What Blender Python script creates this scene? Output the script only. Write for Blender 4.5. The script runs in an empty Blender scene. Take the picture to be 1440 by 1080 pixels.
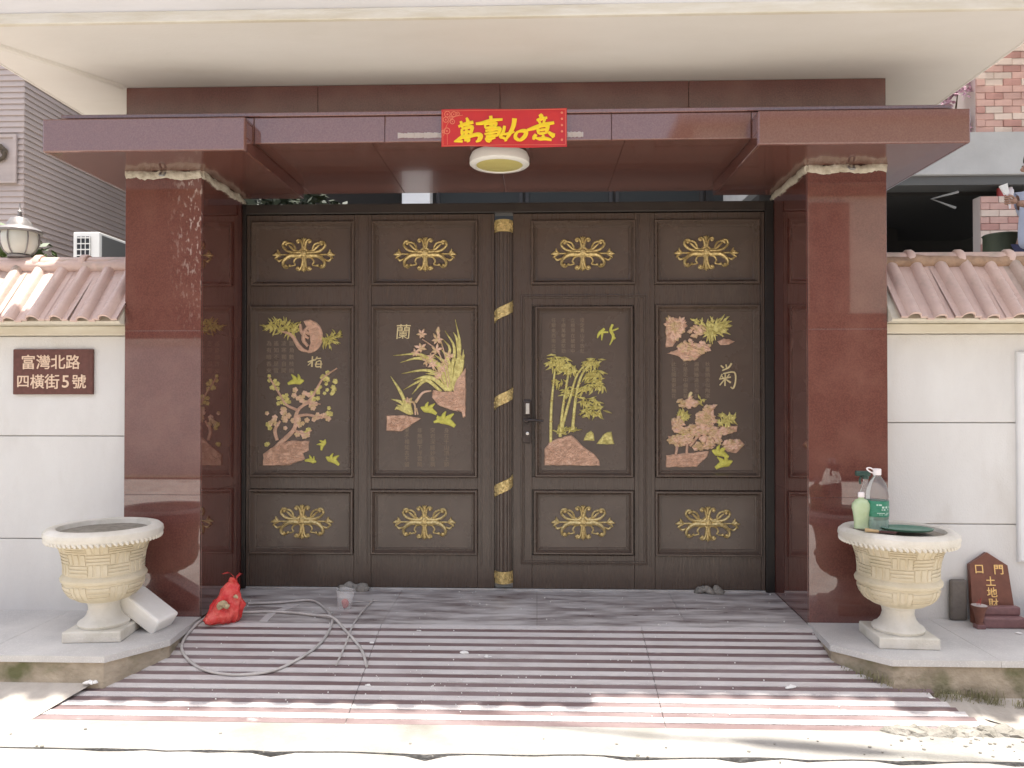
import bpy, bmesh, math, random
from mathutils import Vector, Matrix, noise
R = random.Random(7)
PI = math.pi
scene = bpy.context.scene
C = scene.collection

# ------------------------------------------------------------------ camera, sky, sun, exposure
cam_d = bpy.data.cameras.new('camera')
cam_d.sensor_width = 36.0
cam_d.lens = 36.0 * 1081 / 1440
cam_d.clip_start = 0.05
cam_d.clip_end = 400
cam = bpy.data.objects.new('camera', cam_d)
C.objects.link(cam)
cam.location = (0, -4.76, 1.216)
cam.rotation_euler = (PI / 2 + math.atan(12 / 1081), 0, math.atan(35 / 1081))
scene.camera = cam

SUN_DIR = Vector((0.012, -0.045, 1.0)).normalized()      # towards the sun: close to the zenith
world = bpy.data.worlds.new('World')
scene.world = world
world.use_nodes = True
wn = world.node_tree
wn.nodes.clear()
sky = wn.nodes.new('ShaderNodeTexSky')
sky.sky_type = 'NISHITA'
sky.sun_disc = False
sky.sun_elevation = math.asin(SUN_DIR.z)
sky.sun_rotation = math.atan2(SUN_DIR.x, SUN_DIR.y)
sky.air_density = 0.8
sky.ozone_density = 0.4
sky.dust_density = 3.0
bg = wn.nodes.new('ShaderNodeBackground')
bg.inputs['Strength'].default_value = 0.13
wo = wn.nodes.new('ShaderNodeOutputWorld')
hz_sat = wn.nodes.new('ShaderNodeHueSaturation')      # hazy, whitish tropical sky
hz_sat.inputs['Saturation'].default_value = 0.6
wn.links.new(sky.outputs[0], hz_sat.inputs['Color'])
wn.links.new(hz_sat.outputs[0], bg.inputs[0])
wn.links.new(bg.outputs[0], wo.inputs[0])

sun_d = bpy.data.lights.new('sun', 'SUN')
sun_d.energy = 3.3
sun_d.angle = math.radians(0.9)
sun_d.color = (1.0, 0.95, 0.88)
sun = bpy.data.objects.new('sun', sun_d)
C.objects.link(sun)
sun.rotation_euler = SUN_DIR.to_track_quat('Z', 'Y').to_euler()
sun.location = (0, 0, 12)

scene.view_settings.view_transform = 'Standard'
scene.view_settings.look = 'None'
scene.view_settings.gamma = 1
scene.view_settings.use_curve_mapping = False
scene.view_settings.exposure = 1.68
scene.cycles.max_bounces = 10
scene.cycles.diffuse_bounces = 6
scene.cycles.glossy_bounces = 5
scene.cycles.sample_clamp_indirect = 6

# ------------------------------------------------------------------ materials
def mat(name, c1, c2=None, rough=0.5, scale=6.0, detail=6, lo=0.35, hi=0.65, bump=0.0, bscale=60.0, metal=0.0,
        spec=0.5, coat=0.0, stretch=(1, 1, 1), c3=None, s3=20.0, lo3=0.6, hi3=0.7, rvar=0.0, trans=0.0, ior=1.45,
        alpha=1.0, bstretch=None, emit=None):
    m = bpy.data.materials.new(name)
    m.use_nodes = True
    nt = m.node_tree
    b = nt.nodes['Principled BSDF']
    b.inputs['Roughness'].default_value = rough
    b.inputs['Metallic'].default_value = metal
    b.inputs['Specular IOR Level'].default_value = spec
    b.inputs['Coat Weight'].default_value = coat
    b.inputs['Coat Roughness'].default_value = 0.02
    b.inputs['Transmission Weight'].default_value = trans
    b.inputs['IOR'].default_value = ior
    b.inputs['Alpha'].default_value = alpha
    b.inputs['Base Color'].default_value = (*c1, 1)
    tc = nt.nodes.new('ShaderNodeTexCoord')
    mp = nt.nodes.new('ShaderNodeMapping')
    mp.inputs['Scale'].default_value = stretch
    nt.links.new(tc.outputs['Object'], mp.inputs[0])
    col = None
    if c2 is not None:
        n = nt.nodes.new('ShaderNodeTexNoise')
        n.inputs['Scale'].default_value = scale
        n.inputs['Detail'].default_value = detail
        n.inputs['Roughness'].default_value = 0.62
        nt.links.new(mp.outputs[0], n.inputs['Vector'])
        r = nt.nodes.new('ShaderNodeValToRGB')
        r.color_ramp.elements[0].position = lo
        r.color_ramp.elements[1].position = hi
        r.color_ramp.elements[0].color = (*c1, 1)
        r.color_ramp.elements[1].color = (*c2, 1)
        nt.links.new(n.outputs[0], r.inputs[0])
        col = r.outputs[0]
        if c3 is not None:
            n3 = nt.nodes.new('ShaderNodeTexNoise')
            n3.inputs['Scale'].default_value = s3
            n3.inputs['Detail'].default_value = 5
            nt.links.new(mp.outputs[0], n3.inputs['Vector'])
            r3 = nt.nodes.new('ShaderNodeMapRange')
            r3.inputs[1].default_value = lo3
            r3.inputs[2].default_value = hi3
            nt.links.new(n3.outputs[0], r3.inputs[0])
            mx = nt.nodes.new('ShaderNodeMix')
            mx.data_type = 'RGBA'
            nt.links.new(r3.outputs[0], mx.inputs[0])
            nt.links.new(col, mx.inputs[6])
            mx.inputs[7].default_value = (*c3, 1)
            col = mx.outputs[2]
        nt.links.new(col, b.inputs['Base Color'])
        if rvar:
            rr = nt.nodes.new('ShaderNodeMapRange')
            rr.inputs[1].default_value = 0.3
            rr.inputs[2].default_value = 0.7
            rr.inputs[3].default_value = max(0.02, rough - rvar)
            rr.inputs[4].default_value = rough + rvar
            nt.links.new(n.outputs[0], rr.inputs[0])
            nt.links.new(rr.outputs[0], b.inputs['Roughness'])
    if bump:
        nb = nt.nodes.new('ShaderNodeTexNoise')
        nb.inputs['Scale'].default_value = bscale
        nb.inputs['Detail'].default_value = 5
        if bstretch:
            mb = nt.nodes.new('ShaderNodeMapping')
            mb.inputs['Scale'].default_value = bstretch
            nt.links.new(tc.outputs['Object'], mb.inputs[0])
            nt.links.new(mb.outputs[0], nb.inputs['Vector'])
        else:
            nt.links.new(mp.outputs[0], nb.inputs['Vector'])
        bp = nt.nodes.new('ShaderNodeBump')
        bp.inputs['Strength'].default_value = bump
        bp.inputs['Distance'].default_value = 0.01
        nt.links.new(nb.outputs[0], bp.inputs['Height'])
        nt.links.new(bp.outputs[0], b.inputs['Normal'])
    if emit:
        b.inputs['Emission Color'].default_value = (*emit[0], 1)
        b.inputs['Emission Strength'].default_value = emit[1]
    return m

def add_dirt(m, col, z_lo, z_hi, zt0, zt1):
    nt = m.node_tree
    b = nt.nodes['Principled BSDF']
    old = b.inputs['Base Color'].links[0].from_socket
    tc = nt.nodes.new('ShaderNodeTexCoord')
    sp = nt.nodes.new('ShaderNodeSeparateXYZ')
    nt.links.new(tc.outputs['Object'], sp.inputs[0])
    tot = None
    for (a, c, stretch, sc, lo, hi) in ((z_hi, z_lo, (1, 1, 0.8), 7, 0.42, 0.75), (zt0, zt1, (1, 1, 0.06), 11, 0.50, 0.72)):
        g = nt.nodes.new('ShaderNodeMapRange')
        g.inputs[1].default_value, g.inputs[2].default_value = a, c
        nt.links.new(sp.outputs[2], g.inputs[0])
        mp = nt.nodes.new('ShaderNodeMapping')
        mp.inputs['Scale'].default_value = stretch
        nt.links.new(tc.outputs['Object'], mp.inputs[0])
        n = nt.nodes.new('ShaderNodeTexNoise')
        n.inputs['Scale'].default_value = sc
        n.inputs['Detail'].default_value = 8
        nt.links.new(mp.outputs[0], n.inputs['Vector'])
        r = nt.nodes.new('ShaderNodeMapRange')
        r.inputs[1].default_value, r.inputs[2].default_value = lo, hi
        nt.links.new(n.outputs[0], r.inputs[0])
        k = nt.nodes.new('ShaderNodeMath')
        k.operation = 'MULTIPLY'
        nt.links.new(g.outputs[0], k.inputs[0])
        nt.links.new(r.outputs[0], k.inputs[1])
        if tot is None:
            tot = k.outputs[0]
        else:
            q = nt.nodes.new('ShaderNodeMath')
            q.operation = 'MAXIMUM'
            nt.links.new(tot, q.inputs[0])
            nt.links.new(k.outputs[0], q.inputs[1])
            tot = q.outputs[0]
    s_ = nt.nodes.new('ShaderNodeMath')
    s_.operation = 'MULTIPLY'
    s_.inputs[1].default_value = 0.55
    nt.links.new(tot, s_.inputs[0])
    mx = nt.nodes.new('ShaderNodeMix')
    mx.data_type = 'RGBA'
    nt.links.new(s_.outputs[0], mx.inputs[0])
    nt.links.new(old, mx.inputs[6])
    mx.inputs[7].default_value = (*col, 1)
    nt.links.new(mx.outputs[2], b.inputs['Base Color'])

def granite_stained(name, stain):
    """polished red granite with fine speckle; stain = (axis-aligned lime streak centre) or None"""
    m = mat(name, (0.152, 0.055, 0.044), (0.105, 0.036, 0.030), rough=0.03, scale=130, detail=5, lo=0.38, hi=0.62, spec=1.0, coat=1.0,
            c3=(0.20, 0.088, 0.068), s3=5, lo3=0.45, hi3=0.95)
    if stain:
        nt = m.node_tree
        b = nt.nodes['Principled BSDF']
        old = b.inputs['Base Color'].links[0].from_socket
        tc = nt.nodes.new('ShaderNodeTexCoord')
        sp = nt.nodes.new('ShaderNodeSeparateXYZ')
        nt.links.new(tc.outputs['Object'], sp.inputs[0])
        def mr(sock, a, b_, c, d):
            k = nt.nodes.new('ShaderNodeMapRange')
            k.interpolation_type = 'SMOOTHSTEP'
            for i, v in enumerate((a, b_, c, d)):
                k.inputs[i + 1].default_value = v
            nt.links.new(sock, k.inputs[0])
            return k.outputs[0]
        def mul(a, c):
            k = nt.nodes.new('ShaderNodeMath')
            k.operation = 'MULTIPLY'
            nt.links.new(a, k.inputs[0])
            nt.links.new(c, k.inputs[1])
            return k.outputs[0]
        x0, x1, z0, z1 = stain
        wx = mr(sp.outputs[0], x0, x1, 0, 1)
        wz = mr(sp.outputs[2], z0, z1, 0, 1)
        mp = nt.nodes.new('ShaderNodeMapping')
        mp.inputs['Scale'].default_value = (1, 1, 0.45)
        nt.links.new(tc.outputs['Object'], mp.inputs[0])
        n = nt.nodes.new('ShaderNodeTexNoise')
        n.inputs['Scale'].default_value = 55
        n.inputs['Detail'].default_value = 4
        nt.links.new(mp.outputs[0], n.inputs['Vector'])
        w = mul(mul(wx, wz), mr(n.outputs[0], 0.53, 0.66, 0, 0.62))
        mx = nt.nodes.new('ShaderNodeMix')
        mx.data_type = 'RGBA'
        nt.links.new(w, mx.inputs[0])
        nt.links.new(old, mx.inputs[6])
        mx.inputs[7].default_value = (0.55, 0.47, 0.42, 1)
        nt.links.new(mx.outputs[2], b.inputs['Base Color'])
        rr = nt.nodes.new('ShaderNodeMapRange')
        rr.inputs[3].default_value = 0.028
        rr.inputs[4].default_value = 0.6
        nt.links.new(w, rr.inputs[0])
        nt.links.new(rr.outputs[0], b.inputs['Roughness'])
    return m

M = {}
M['granite'] = granite_stained('polished_red_granite', None)
M['granite_lime'] = granite_stained('polished_red_granite_with_lime', (-1.86, -1.66, 1.35, 2.25))
M['granite_cap'] = mat('red_granite_cap', (0.185, 0.082, 0.064), (0.145, 0.060, 0.048), rough=0.06, scale=120, detail=4, lo=0.38, hi=0.62, c3=(0.21, 0.10, 0.08), s3=180, lo3=0.58, hi3=0.72, spec=0.8, coat=0.7)
M['granite_soffit'] = mat('honed_red_granite', (0.150, 0.063, 0.048), (0.112, 0.046, 0.036), rough=0.16, scale=150, detail=3, lo=0.4, hi=0.62, spec=0.7, coat=0.2)
M['mortar'] = mat('mortar', (0.60, 0.55, 0.45), (0.42, 0.37, 0.28), rough=0.9, scale=30, bump=0.8, bscale=90)
M['plaster'] = mat('cream_plaster', (0.68, 0.655, 0.61), (0.62, 0.59, 0.54), rough=0.75, scale=1.6, detail=10, bump=0.1, bscale=90, stretch=(0.35, 1, 1), c3=(0.56, 0.52, 0.45), s3=2.6, lo3=0.58, hi3=0.85)
M['fascia'] = mat('white_fascia', (0.72, 0.69, 0.64), (0.64, 0.61, 0.55), rough=0.6, scale=2.0, stretch=(0.5, 1, 3), bump=0.06, bscale=60)
M['drip'] = mat('stained_drip_edge', (0.66, 0.625, 0.54), (0.56, 0.51, 0.40), rough=0.8, scale=6, stretch=(0.6, 1, 4), bump=0.2, bscale=60)
M['wall'] = mat('white_wall_stone', (0.70, 0.69, 0.66), (0.65, 0.635, 0.605), rough=0.8, scale=2.2, detail=9, bump=0.22, bscale=130, stretch=(1.6, 1, 0.7), c3=(0.585, 0.56, 0.515), s3=3.2, lo3=0.57, hi3=0.86)
M['joint'] = mat('wall_joint', (0.53, 0.51, 0.475), rough=0.9)
M['coping'] = mat('cream_coping', (0.70, 0.66, 0.56), (0.60, 0.55, 0.44), rough=0.7, scale=5, stretch=(0.6, 1, 3), bump=0.15, bscale=80)
M['tile'] = mat('pink_glazed_roof_tile', (0.68, 0.51, 0.44), (0.58, 0.43, 0.37), rough=0.27, scale=7, detail=6, bump=0.15, bscale=60, rvar=0.1, c3=(0.48, 0.38, 0.31), s3=9, lo3=0.56, hi3=0.76)
M['tile_b'] = mat('dusty_pink_roof_tile', (0.66, 0.50, 0.435), (0.57, 0.425, 0.37), rough=0.35, scale=8, detail=6, bump=0.18, bscale=60, rvar=0.1, c3=(0.42, 0.34, 0.28), s3=9, lo3=0.55, hi3=0.74)
M['ridge_mortar'] = mat('ridge_mortar', (0.44, 0.30, 0.20), (0.28, 0.19, 0.13), rough=0.9, scale=14, bump=0.6, bscale=60)
M['gate'] = mat('dark_brown_gate_metal', (0.084, 0.060, 0.046), (0.067, 0.048, 0.038), rough=0.29, scale=20, stretch=(6, 1, 0.35), spec=0.6, rvar=0.06)
M['gate_panel'] = mat('brown_gate_panel', (0.102, 0.074, 0.058), (0.082, 0.060, 0.047), rough=0.28, scale=2.4, detail=9, spec=0.6, rvar=0.08)
M['gate_dark'] = mat('black_brown_frame', (0.020, 0.016, 0.014), (0.014, 0.012, 0.011), rough=0.4, scale=10)
M['header'] = mat('brown_header_metal', (0.036, 0.028, 0.023), (0.028, 0.022, 0.019), rough=0.35, scale=10)
M['gold'] = mat('antique_gold', (0.74, 0.58, 0.27), (0.40, 0.30, 0.12), rough=0.28, scale=70, metal=0.5, bump=0.2, bscale=200)
M['gold_leaf'] = mat('yellow_gold_relief', (0.72, 0.65, 0.25), (0.47, 0.40, 0.13), rough=0.4, scale=60, metal=0.15, bump=0.3, bscale=260, lo=0.4, hi=0.6)
M['lime'] = mat('lime_gold_relief', (0.62, 0.60, 0.12), (0.45, 0.42, 0.08), rough=0.42, scale=60, metal=0.15)
M['copper'] = mat('pink_copper_relief', (0.74, 0.48, 0.34), (0.56, 0.355, 0.25), rough=0.45, scale=38, metal=0.08, bump=0.9, bscale=80, bstretch=(1, 1, 2.2), lo=0.38, hi=0.58)
M['blossom'] = mat('pink_blossom_relief', (0.78, 0.53, 0.40), (0.60, 0.44, 0.24), rough=0.45, scale=26, metal=0.08, bump=0.4, bscale=160, lo=0.42, hi=0.58)
M['script'] = mat('pale_gold_script', (0.66, 0.55, 0.30), rough=0.45, metal=0.2)
M['poem'] = mat('faint_poem_script', (0.25, 0.19, 0.135), rough=0.5, metal=0.2)
M['steel'] = mat('brushed_steel', (0.55, 0.53, 0.50), rough=0.3, metal=0.9)
M['handle'] = mat('dark_bronze_handle', (0.075, 0.06, 0.055), (0.05, 0.04, 0.036), rough=0.28, metal=0.6, scale=30)
M['alu'] = mat('threshold_aluminium', (0.55, 0.54, 0.52), (0.42, 0.41, 0.39), rough=0.45, metal=0.5, scale=12)
M['landing'] = mat('dusty_landing_granite', (0.20, 0.165, 0.16), (0.55, 0.525, 0.505), rough=0.36, scale=7, detail=12, lo=0.36, hi=0.60, stretch=(0.4, 1.9, 1), c3=(0.66, 0.64, 0.62), s3=9, lo3=0.54, hi3=0.72, bump=0.08, bscale=80, rvar=0.12)
M['strip_dark'] = mat('polished_granite_strip', (0.155, 0.105, 0.103), (0.27, 0.215, 0.21), rough=0.5, scale=4.2, detail=11, lo=0.40, hi=0.78, stretch=(0.7, 1.6, 1), c3=(0.50, 0.465, 0.45), s3=13, lo3=0.66, hi3=0.86, bump=0.15, bscale=90)
M['strip_light'] = mat('flamed_granite_strip', (0.54, 0.505, 0.49), (0.62, 0.59, 0.57), rough=0.85, scale=6, detail=11, stretch=(0.7, 1.6, 1), c3=(0.40, 0.345, 0.335), s3=4.5, lo3=0.56, hi3=0.85, bump=0.6, bscale=160)
M['apron'] = mat('worn_apron_concrete', (0.34, 0.325, 0.30), (0.25, 0.24, 0.215), rough=0.9, scale=3.0, detail=12, bump=0.5, bscale=60, c3=(0.17, 0.16, 0.135), s3=2.4, lo3=0.52, hi3=0.78)
M['tile_c'] = mat('weathered_grey_pink_tile', (0.54, 0.42, 0.36), (0.42, 0.335, 0.28), rough=0.45, scale=9, detail=8, bump=0.2, bscale=60, rvar=0.1, c3=(0.27, 0.235, 0.18), s3=8, lo3=0.55, hi3=0.72)
M['concrete'] = mat('pale_concrete', (0.42, 0.40, 0.37), (0.31, 0.29, 0.26), rough=0.9, scale=2.2, detail=12, bump=0.4, bscale=50, c3=(0.18, 0.165, 0.14), s3=3.1, lo3=0.55, hi3=0.80)
M['fillet'] = mat('grey_mortar_fillet', (0.46, 0.42, 0.37), (0.36, 0.325, 0.28), rough=0.95, scale=5, detail=9, bump=0.6, bscale=45)
M['concrete_old'] = mat('weathered_concrete', (0.33, 0.30, 0.24), (0.20, 0.18, 0.135), rough=0.95, scale=5, detail=9, bump=0.7, bscale=45,
                        c3=(0.13, 0.14, 0.06), s3=4, lo3=0.54, hi3=0.68)
M['ledge_side'] = mat('tan_ledge_side', (0.46, 0.39, 0.30), (0.29, 0.245, 0.18), rough=0.95, scale=7, detail=11, bump=0.8, bscale=40, c3=(0.135, 0.135, 0.065), s3=5.5, lo3=0.52, hi3=0.72, stretch=(1, 1, 1.3))
M['ledge_top'] = mat('grey_granite_slab', (0.56, 0.545, 0.52), (0.46, 0.45, 0.435), rough=0.5, scale=4, detail=9, bump=0.08, bscale=120, c3=(0.62, 0.61, 0.585), s3=160, lo3=0.55, hi3=0.7)
M['dirt'] = mat('dark_dirt', (0.17, 0.165, 0.12), (0.28, 0.265, 0.20), rough=1.0, scale=20, bump=0.5, bscale=60)
M['urn'] = mat('cream_cast_stone', (0.66, 0.59, 0.445), (0.54, 0.465, 0.32), rough=0.85, scale=5, detail=8, bump=0.3, bscale=130, c3=(0.43, 0.385, 0.26), s3=9, lo3=0.58, hi3=0.8)
M['urn_pale'] = mat('pale_cast_stone', (0.73, 0.695, 0.62), (0.60, 0.565, 0.48), rough=0.85, scale=6, detail=8, bump=0.3, bscale=120, c3=(0.46, 0.43, 0.345), s3=7, lo3=0.58, hi3=0.8)
M['soil'] = mat('dry_soil', (0.20, 0.18, 0.14), (0.30, 0.27, 0.22), rough=1.0, scale=25, bump=0.9, bscale=50)
M['foam'] = mat('white_foam', (0.88, 0.87, 0.82), (0.82, 0.80, 0.74), rough=0.8, scale=8, bump=0.25, bscale=220)
M['plaque'] = mat('brown_plaque_stone', (0.15, 0.062, 0.050), (0.115, 0.048, 0.038), rough=0.45, scale=40, spec=0.4)
M['cream_text'] = mat('cream_lettering', (0.74, 0.55, 0.40), rough=0.6)
M['gold_text'] = mat('gold_lettering', (0.85, 0.56, 0.22), rough=0.5)
M['red_paper'] = mat('red_banner_paper', (0.58, 0.030, 0.022), (0.50, 0.022, 0.030), rough=0.35, scale=5)
M['banner_gold'] = mat('banner_gold_ink', (0.90, 0.56, 0.02), (0.78, 0.62, 0.015), rough=0.4, scale=60)
M['banner_pink'] = mat('banner_border_ink', (0.72, 0.20, 0.12), rough=0.5)
M['tape'] = mat('crinkled_clear_tape', (0.75, 0.68, 0.62), rough=0.18, bump=0.9, bscale=60, alpha=0.55)
M['lamp_ring'] = mat('white_lamp_ring', (0.80, 0.78, 0.72), rough=0.35)
M['lamp_diffuser'] = mat('yellowed_diffuser', (0.62, 0.55, 0.20), (0.56, 0.48, 0.17), rough=0.35, scale=4)
M['siding'] = mat('mauve_siding', (0.45, 0.372, 0.335), (0.39, 0.322, 0.29), rough=0.55, scale=3, stretch=(0.4, 0.4, 3), bump=0.05, bscale=80)
M['white_paint'] = mat('white_paint', (0.74, 0.74, 0.73), (0.68, 0.68, 0.67), rough=0.6, scale=3)
M['grey_wall'] = mat('grey_render', (0.56, 0.56, 0.55), (0.48, 0.48, 0.47), rough=0.85, scale=2.5, detail=8, bump=0.15, bscale=50)
M['shade_wall'] = mat('shade_black_wall', (0.030, 0.028, 0.026), rough=0.9)  # near-black colour stands for shade in the open room and courtyard
M['brick_pink'] = mat('pink_brick', (0.62, 0.40, 0.345), (0.54, 0.34, 0.295), rough=0.8, scale=9, bump=0.3, bscale=80)
M['brick_red'] = mat('red_brick', (0.52, 0.29, 0.25), (0.45, 0.25, 0.215), rough=0.8, scale=9, bump=0.3, bscale=80)
M['brick_cream'] = mat('cream_brick', (0.72, 0.59, 0.51), (0.65, 0.53, 0.455), rough=0.8, scale=9, bump=0.3, bscale=80)
M['brick_joint'] = mat('brick_mortar', (0.58, 0.50, 0.46), rough=0.95)
M['glass_dark'] = mat('dark_window_glass', (0.035, 0.038, 0.038), rough=0.5, spec=0.1)
M['ac'] = mat('ac_casing', (0.72, 0.71, 0.67), (0.66, 0.64, 0.60), rough=0.45, scale=4)
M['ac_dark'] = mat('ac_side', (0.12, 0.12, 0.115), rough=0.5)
M['black'] = mat('black_plastic', (0.02, 0.02, 0.022), rough=0.4)
M['lantern_metal'] = mat('weathered_lantern_metal', (0.20, 0.19, 0.19), (0.30, 0.285, 0.28), rough=0.45, metal=0.4, scale=20)
M['lantern_glass'] = mat('frosted_lantern_glass', (0.80, 0.80, 0.72), rough=0.35, trans=0.35)
M['leaf'] = mat('green_leaf', (0.075, 0.115, 0.028), (0.045, 0.075, 0.02), rough=0.5, scale=4)
M['leaf_shaded'] = mat('shade_darkened_leaf', (0.012, 0.018, 0.008), (0.022, 0.03, 0.012), rough=0.6, scale=4)  # leaf colour darkened to stand for shade on the courtyard tree
M['lilac'] = mat('lilac_bougainvillea', (0.46, 0.26, 0.36), (0.52, 0.34, 0.40), rough=0.6, scale=8)
M['bark'] = mat('bark', (0.12, 0.09, 0.06), (0.07, 0.055, 0.04), rough=0.95, scale=12, bump=0.6, bscale=30)
M['weed'] = mat('dry_weed', (0.20, 0.20, 0.09), (0.33, 0.30, 0.18), rough=0.9, scale=9)
M['pet'] = mat('clear_pet_plastic', (0.88, 0.90, 0.89), rough=0.08, trans=0.9, ior=1.2)
M['liquid'] = mat('pale_green_water', (0.55, 0.78, 0.64), rough=0.1, trans=0.6, ior=1.2)
M['green_label'] = mat('green_label', (0.022, 0.17, 0.095), (0.04, 0.24, 0.15), rough=0.35, scale=25, stretch=(1, 1, 2.5))
M['label_white'] = mat('label_white_print', (0.60, 0.74, 0.66), rough=0.4)
M['detergent'] = mat('lime_detergent_bottle', (0.56, 0.70, 0.40), (0.70, 0.80, 0.56), rough=0.2, scale=9, trans=0.3)
M['white_cap'] = mat('white_plastic_cap', (0.82, 0.76, 0.76), rough=0.35)
M['tray'] = mat('green_tray_plastic', (0.055, 0.16, 0.11), (0.10, 0.22, 0.16), rough=0.4, scale=10)
M['sprayer'] = mat('dark_green_sprayer', (0.035, 0.075, 0.06), rough=0.4)
M['wood'] = mat('worn_wood', (0.50, 0.36, 0.19), (0.36, 0.25, 0.13), rough=0.7, scale=20)
M['bristle'] = mat('dark_bristle', (0.10, 0.05, 0.05), rough=0.8)
M['red_bag'] = mat('red_plastic_bag', (0.62, 0.032, 0.032), (0.72, 0.14, 0.11), rough=0.22, scale=18, bump=1.0, bscale=55, lo=0.42, hi=0.66)
M['bag_peek'] = mat('pale_rubbish', (0.55, 0.44, 0.27), (0.30, 0.22, 0.14), rough=0.7, scale=60)
M['hose'] = mat('grey_hose', (0.55, 0.52, 0.49), (0.42, 0.395, 0.375), rough=0.55, scale=12)
M['stick'] = mat('pale_rod', (0.50, 0.47, 0.44), rough=0.6)
M['rock'] = mat('grey_rubble', (0.30, 0.28, 0.25), (0.17, 0.16, 0.135), rough=0.95, scale=14, detail=8, bump=0.8, bscale=60)
M['scrap'] = mat('white_scrap', (0.76, 0.75, 0.72), rough=0.8)
M['cup_clear'] = mat('clear_thin_plastic', (0.85, 0.84, 0.83), rough=0.12, alpha=0.28)
M['red_scrap'] = mat('red_scrap', (0.42, 0.06, 0.055), rough=0.5)
M['tablet'] = mat('red_brown_tablet', (0.19, 0.075, 0.052), (0.15, 0.060, 0.042), rough=0.4, scale=30)
M['tablet_base'] = mat('mauve_tablet_base', (0.22, 0.115, 0.115), (0.17, 0.088, 0.088), rough=0.4, scale=30)
M['slate'] = mat('grey_slate_board', (0.17, 0.15, 0.13), (0.12, 0.105, 0.092), rough=0.8, scale=12, bump=0.2, bscale=60)
M['terracotta'] = mat('terracotta_cup', (0.20, 0.085, 0.060), (0.15, 0.065, 0.048), rough=0.7, scale=30)
M['ash'] = mat('pale_ash', (0.52, 0.47, 0.44), (0.40, 0.35, 0.33), rough=1, scale=50)
M['skin'] = mat('skin', (0.40, 0.235, 0.165), rough=0.5)
M['hair'] = mat('black_hair', (0.012, 0.011, 0.012), rough=0.45)
M['shirt'] = mat('pale_blue_shirt', (0.50, 0.53, 0.63), (0.44, 0.47, 0.57), rough=0.85, scale=8)
M['trousers'] = mat('indigo_trousers', (0.05, 0.05, 0.10), rough=0.85)
M['shoe'] = mat('black_shoe', (0.03, 0.03, 0.03), rough=0.6)
M['olive'] = mat('olive_drum', (0.055, 0.065, 0.035), (0.04, 0.05, 0.03), rough=0.55, scale=9)
M['beige_wall'] = mat('beige_facade', (0.84, 0.74, 0.58), (0.78, 0.68, 0.52), rough=0.8, scale=1.5)
M['brown_wall'] = mat('brown_facade_base', (0.36, 0.19, 0.12), (0.26, 0.135, 0.085), rough=0.8, scale=5, c3=(0.45, 0.27, 0.17), s3=12, lo3=0.55, hi3=0.7)
M['curtain'] = mat('brown_curtain', (0.24, 0.11, 0.07), (0.40, 0.24, 0.17), rough=0.9, scale=5, stretch=(5, 5, 0.3))
M['cable'] = mat('black_cable', (0.02, 0.02, 0.02), rough=0.6)
M['bracket'] = mat('grey_steel_bracket', (0.30, 0.30, 0.29), rough=0.5, metal=0.4)

# ------------------------------------------------------------------ mesh builder
def catmull(pts, n=6):
    if len(pts) < 3:
        a, b = Vector(pts[0]), Vector(pts[-1])
        return [a.lerp(b, i / n) for i in range(n + 1)]
    P = [Vector(p) for p in pts]
    out = []
    for i in range(len(P) - 1):
        p0 = P[i - 1] if i else P[0] * 2 - P[1]
        p1, p2 = P[i], P[i + 1]
        p3 = P[i + 2] if i + 2 < len(P) else P[-1] * 2 - P[-2]
        for k in range(n):
            t = k / n
            out.append(0.5 * ((2 * p1) + (p2 - p0) * t + (2 * p0 - 5 * p1 + 4 * p2 - p3) * t * t + (3 * p1 - p0 - 3 * p2 + p3) * t ** 3))
    out.append(P[-1])
    return out

def lerp_list(vals, n):
    out = []
    for i in range(n):
        f = i / (n - 1) * (len(vals) - 1)
        k = min(int(f), len(vals) - 2)
        out.append(vals[k] + (vals[k + 1] - vals[k]) * (f - k))
    return out

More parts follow.
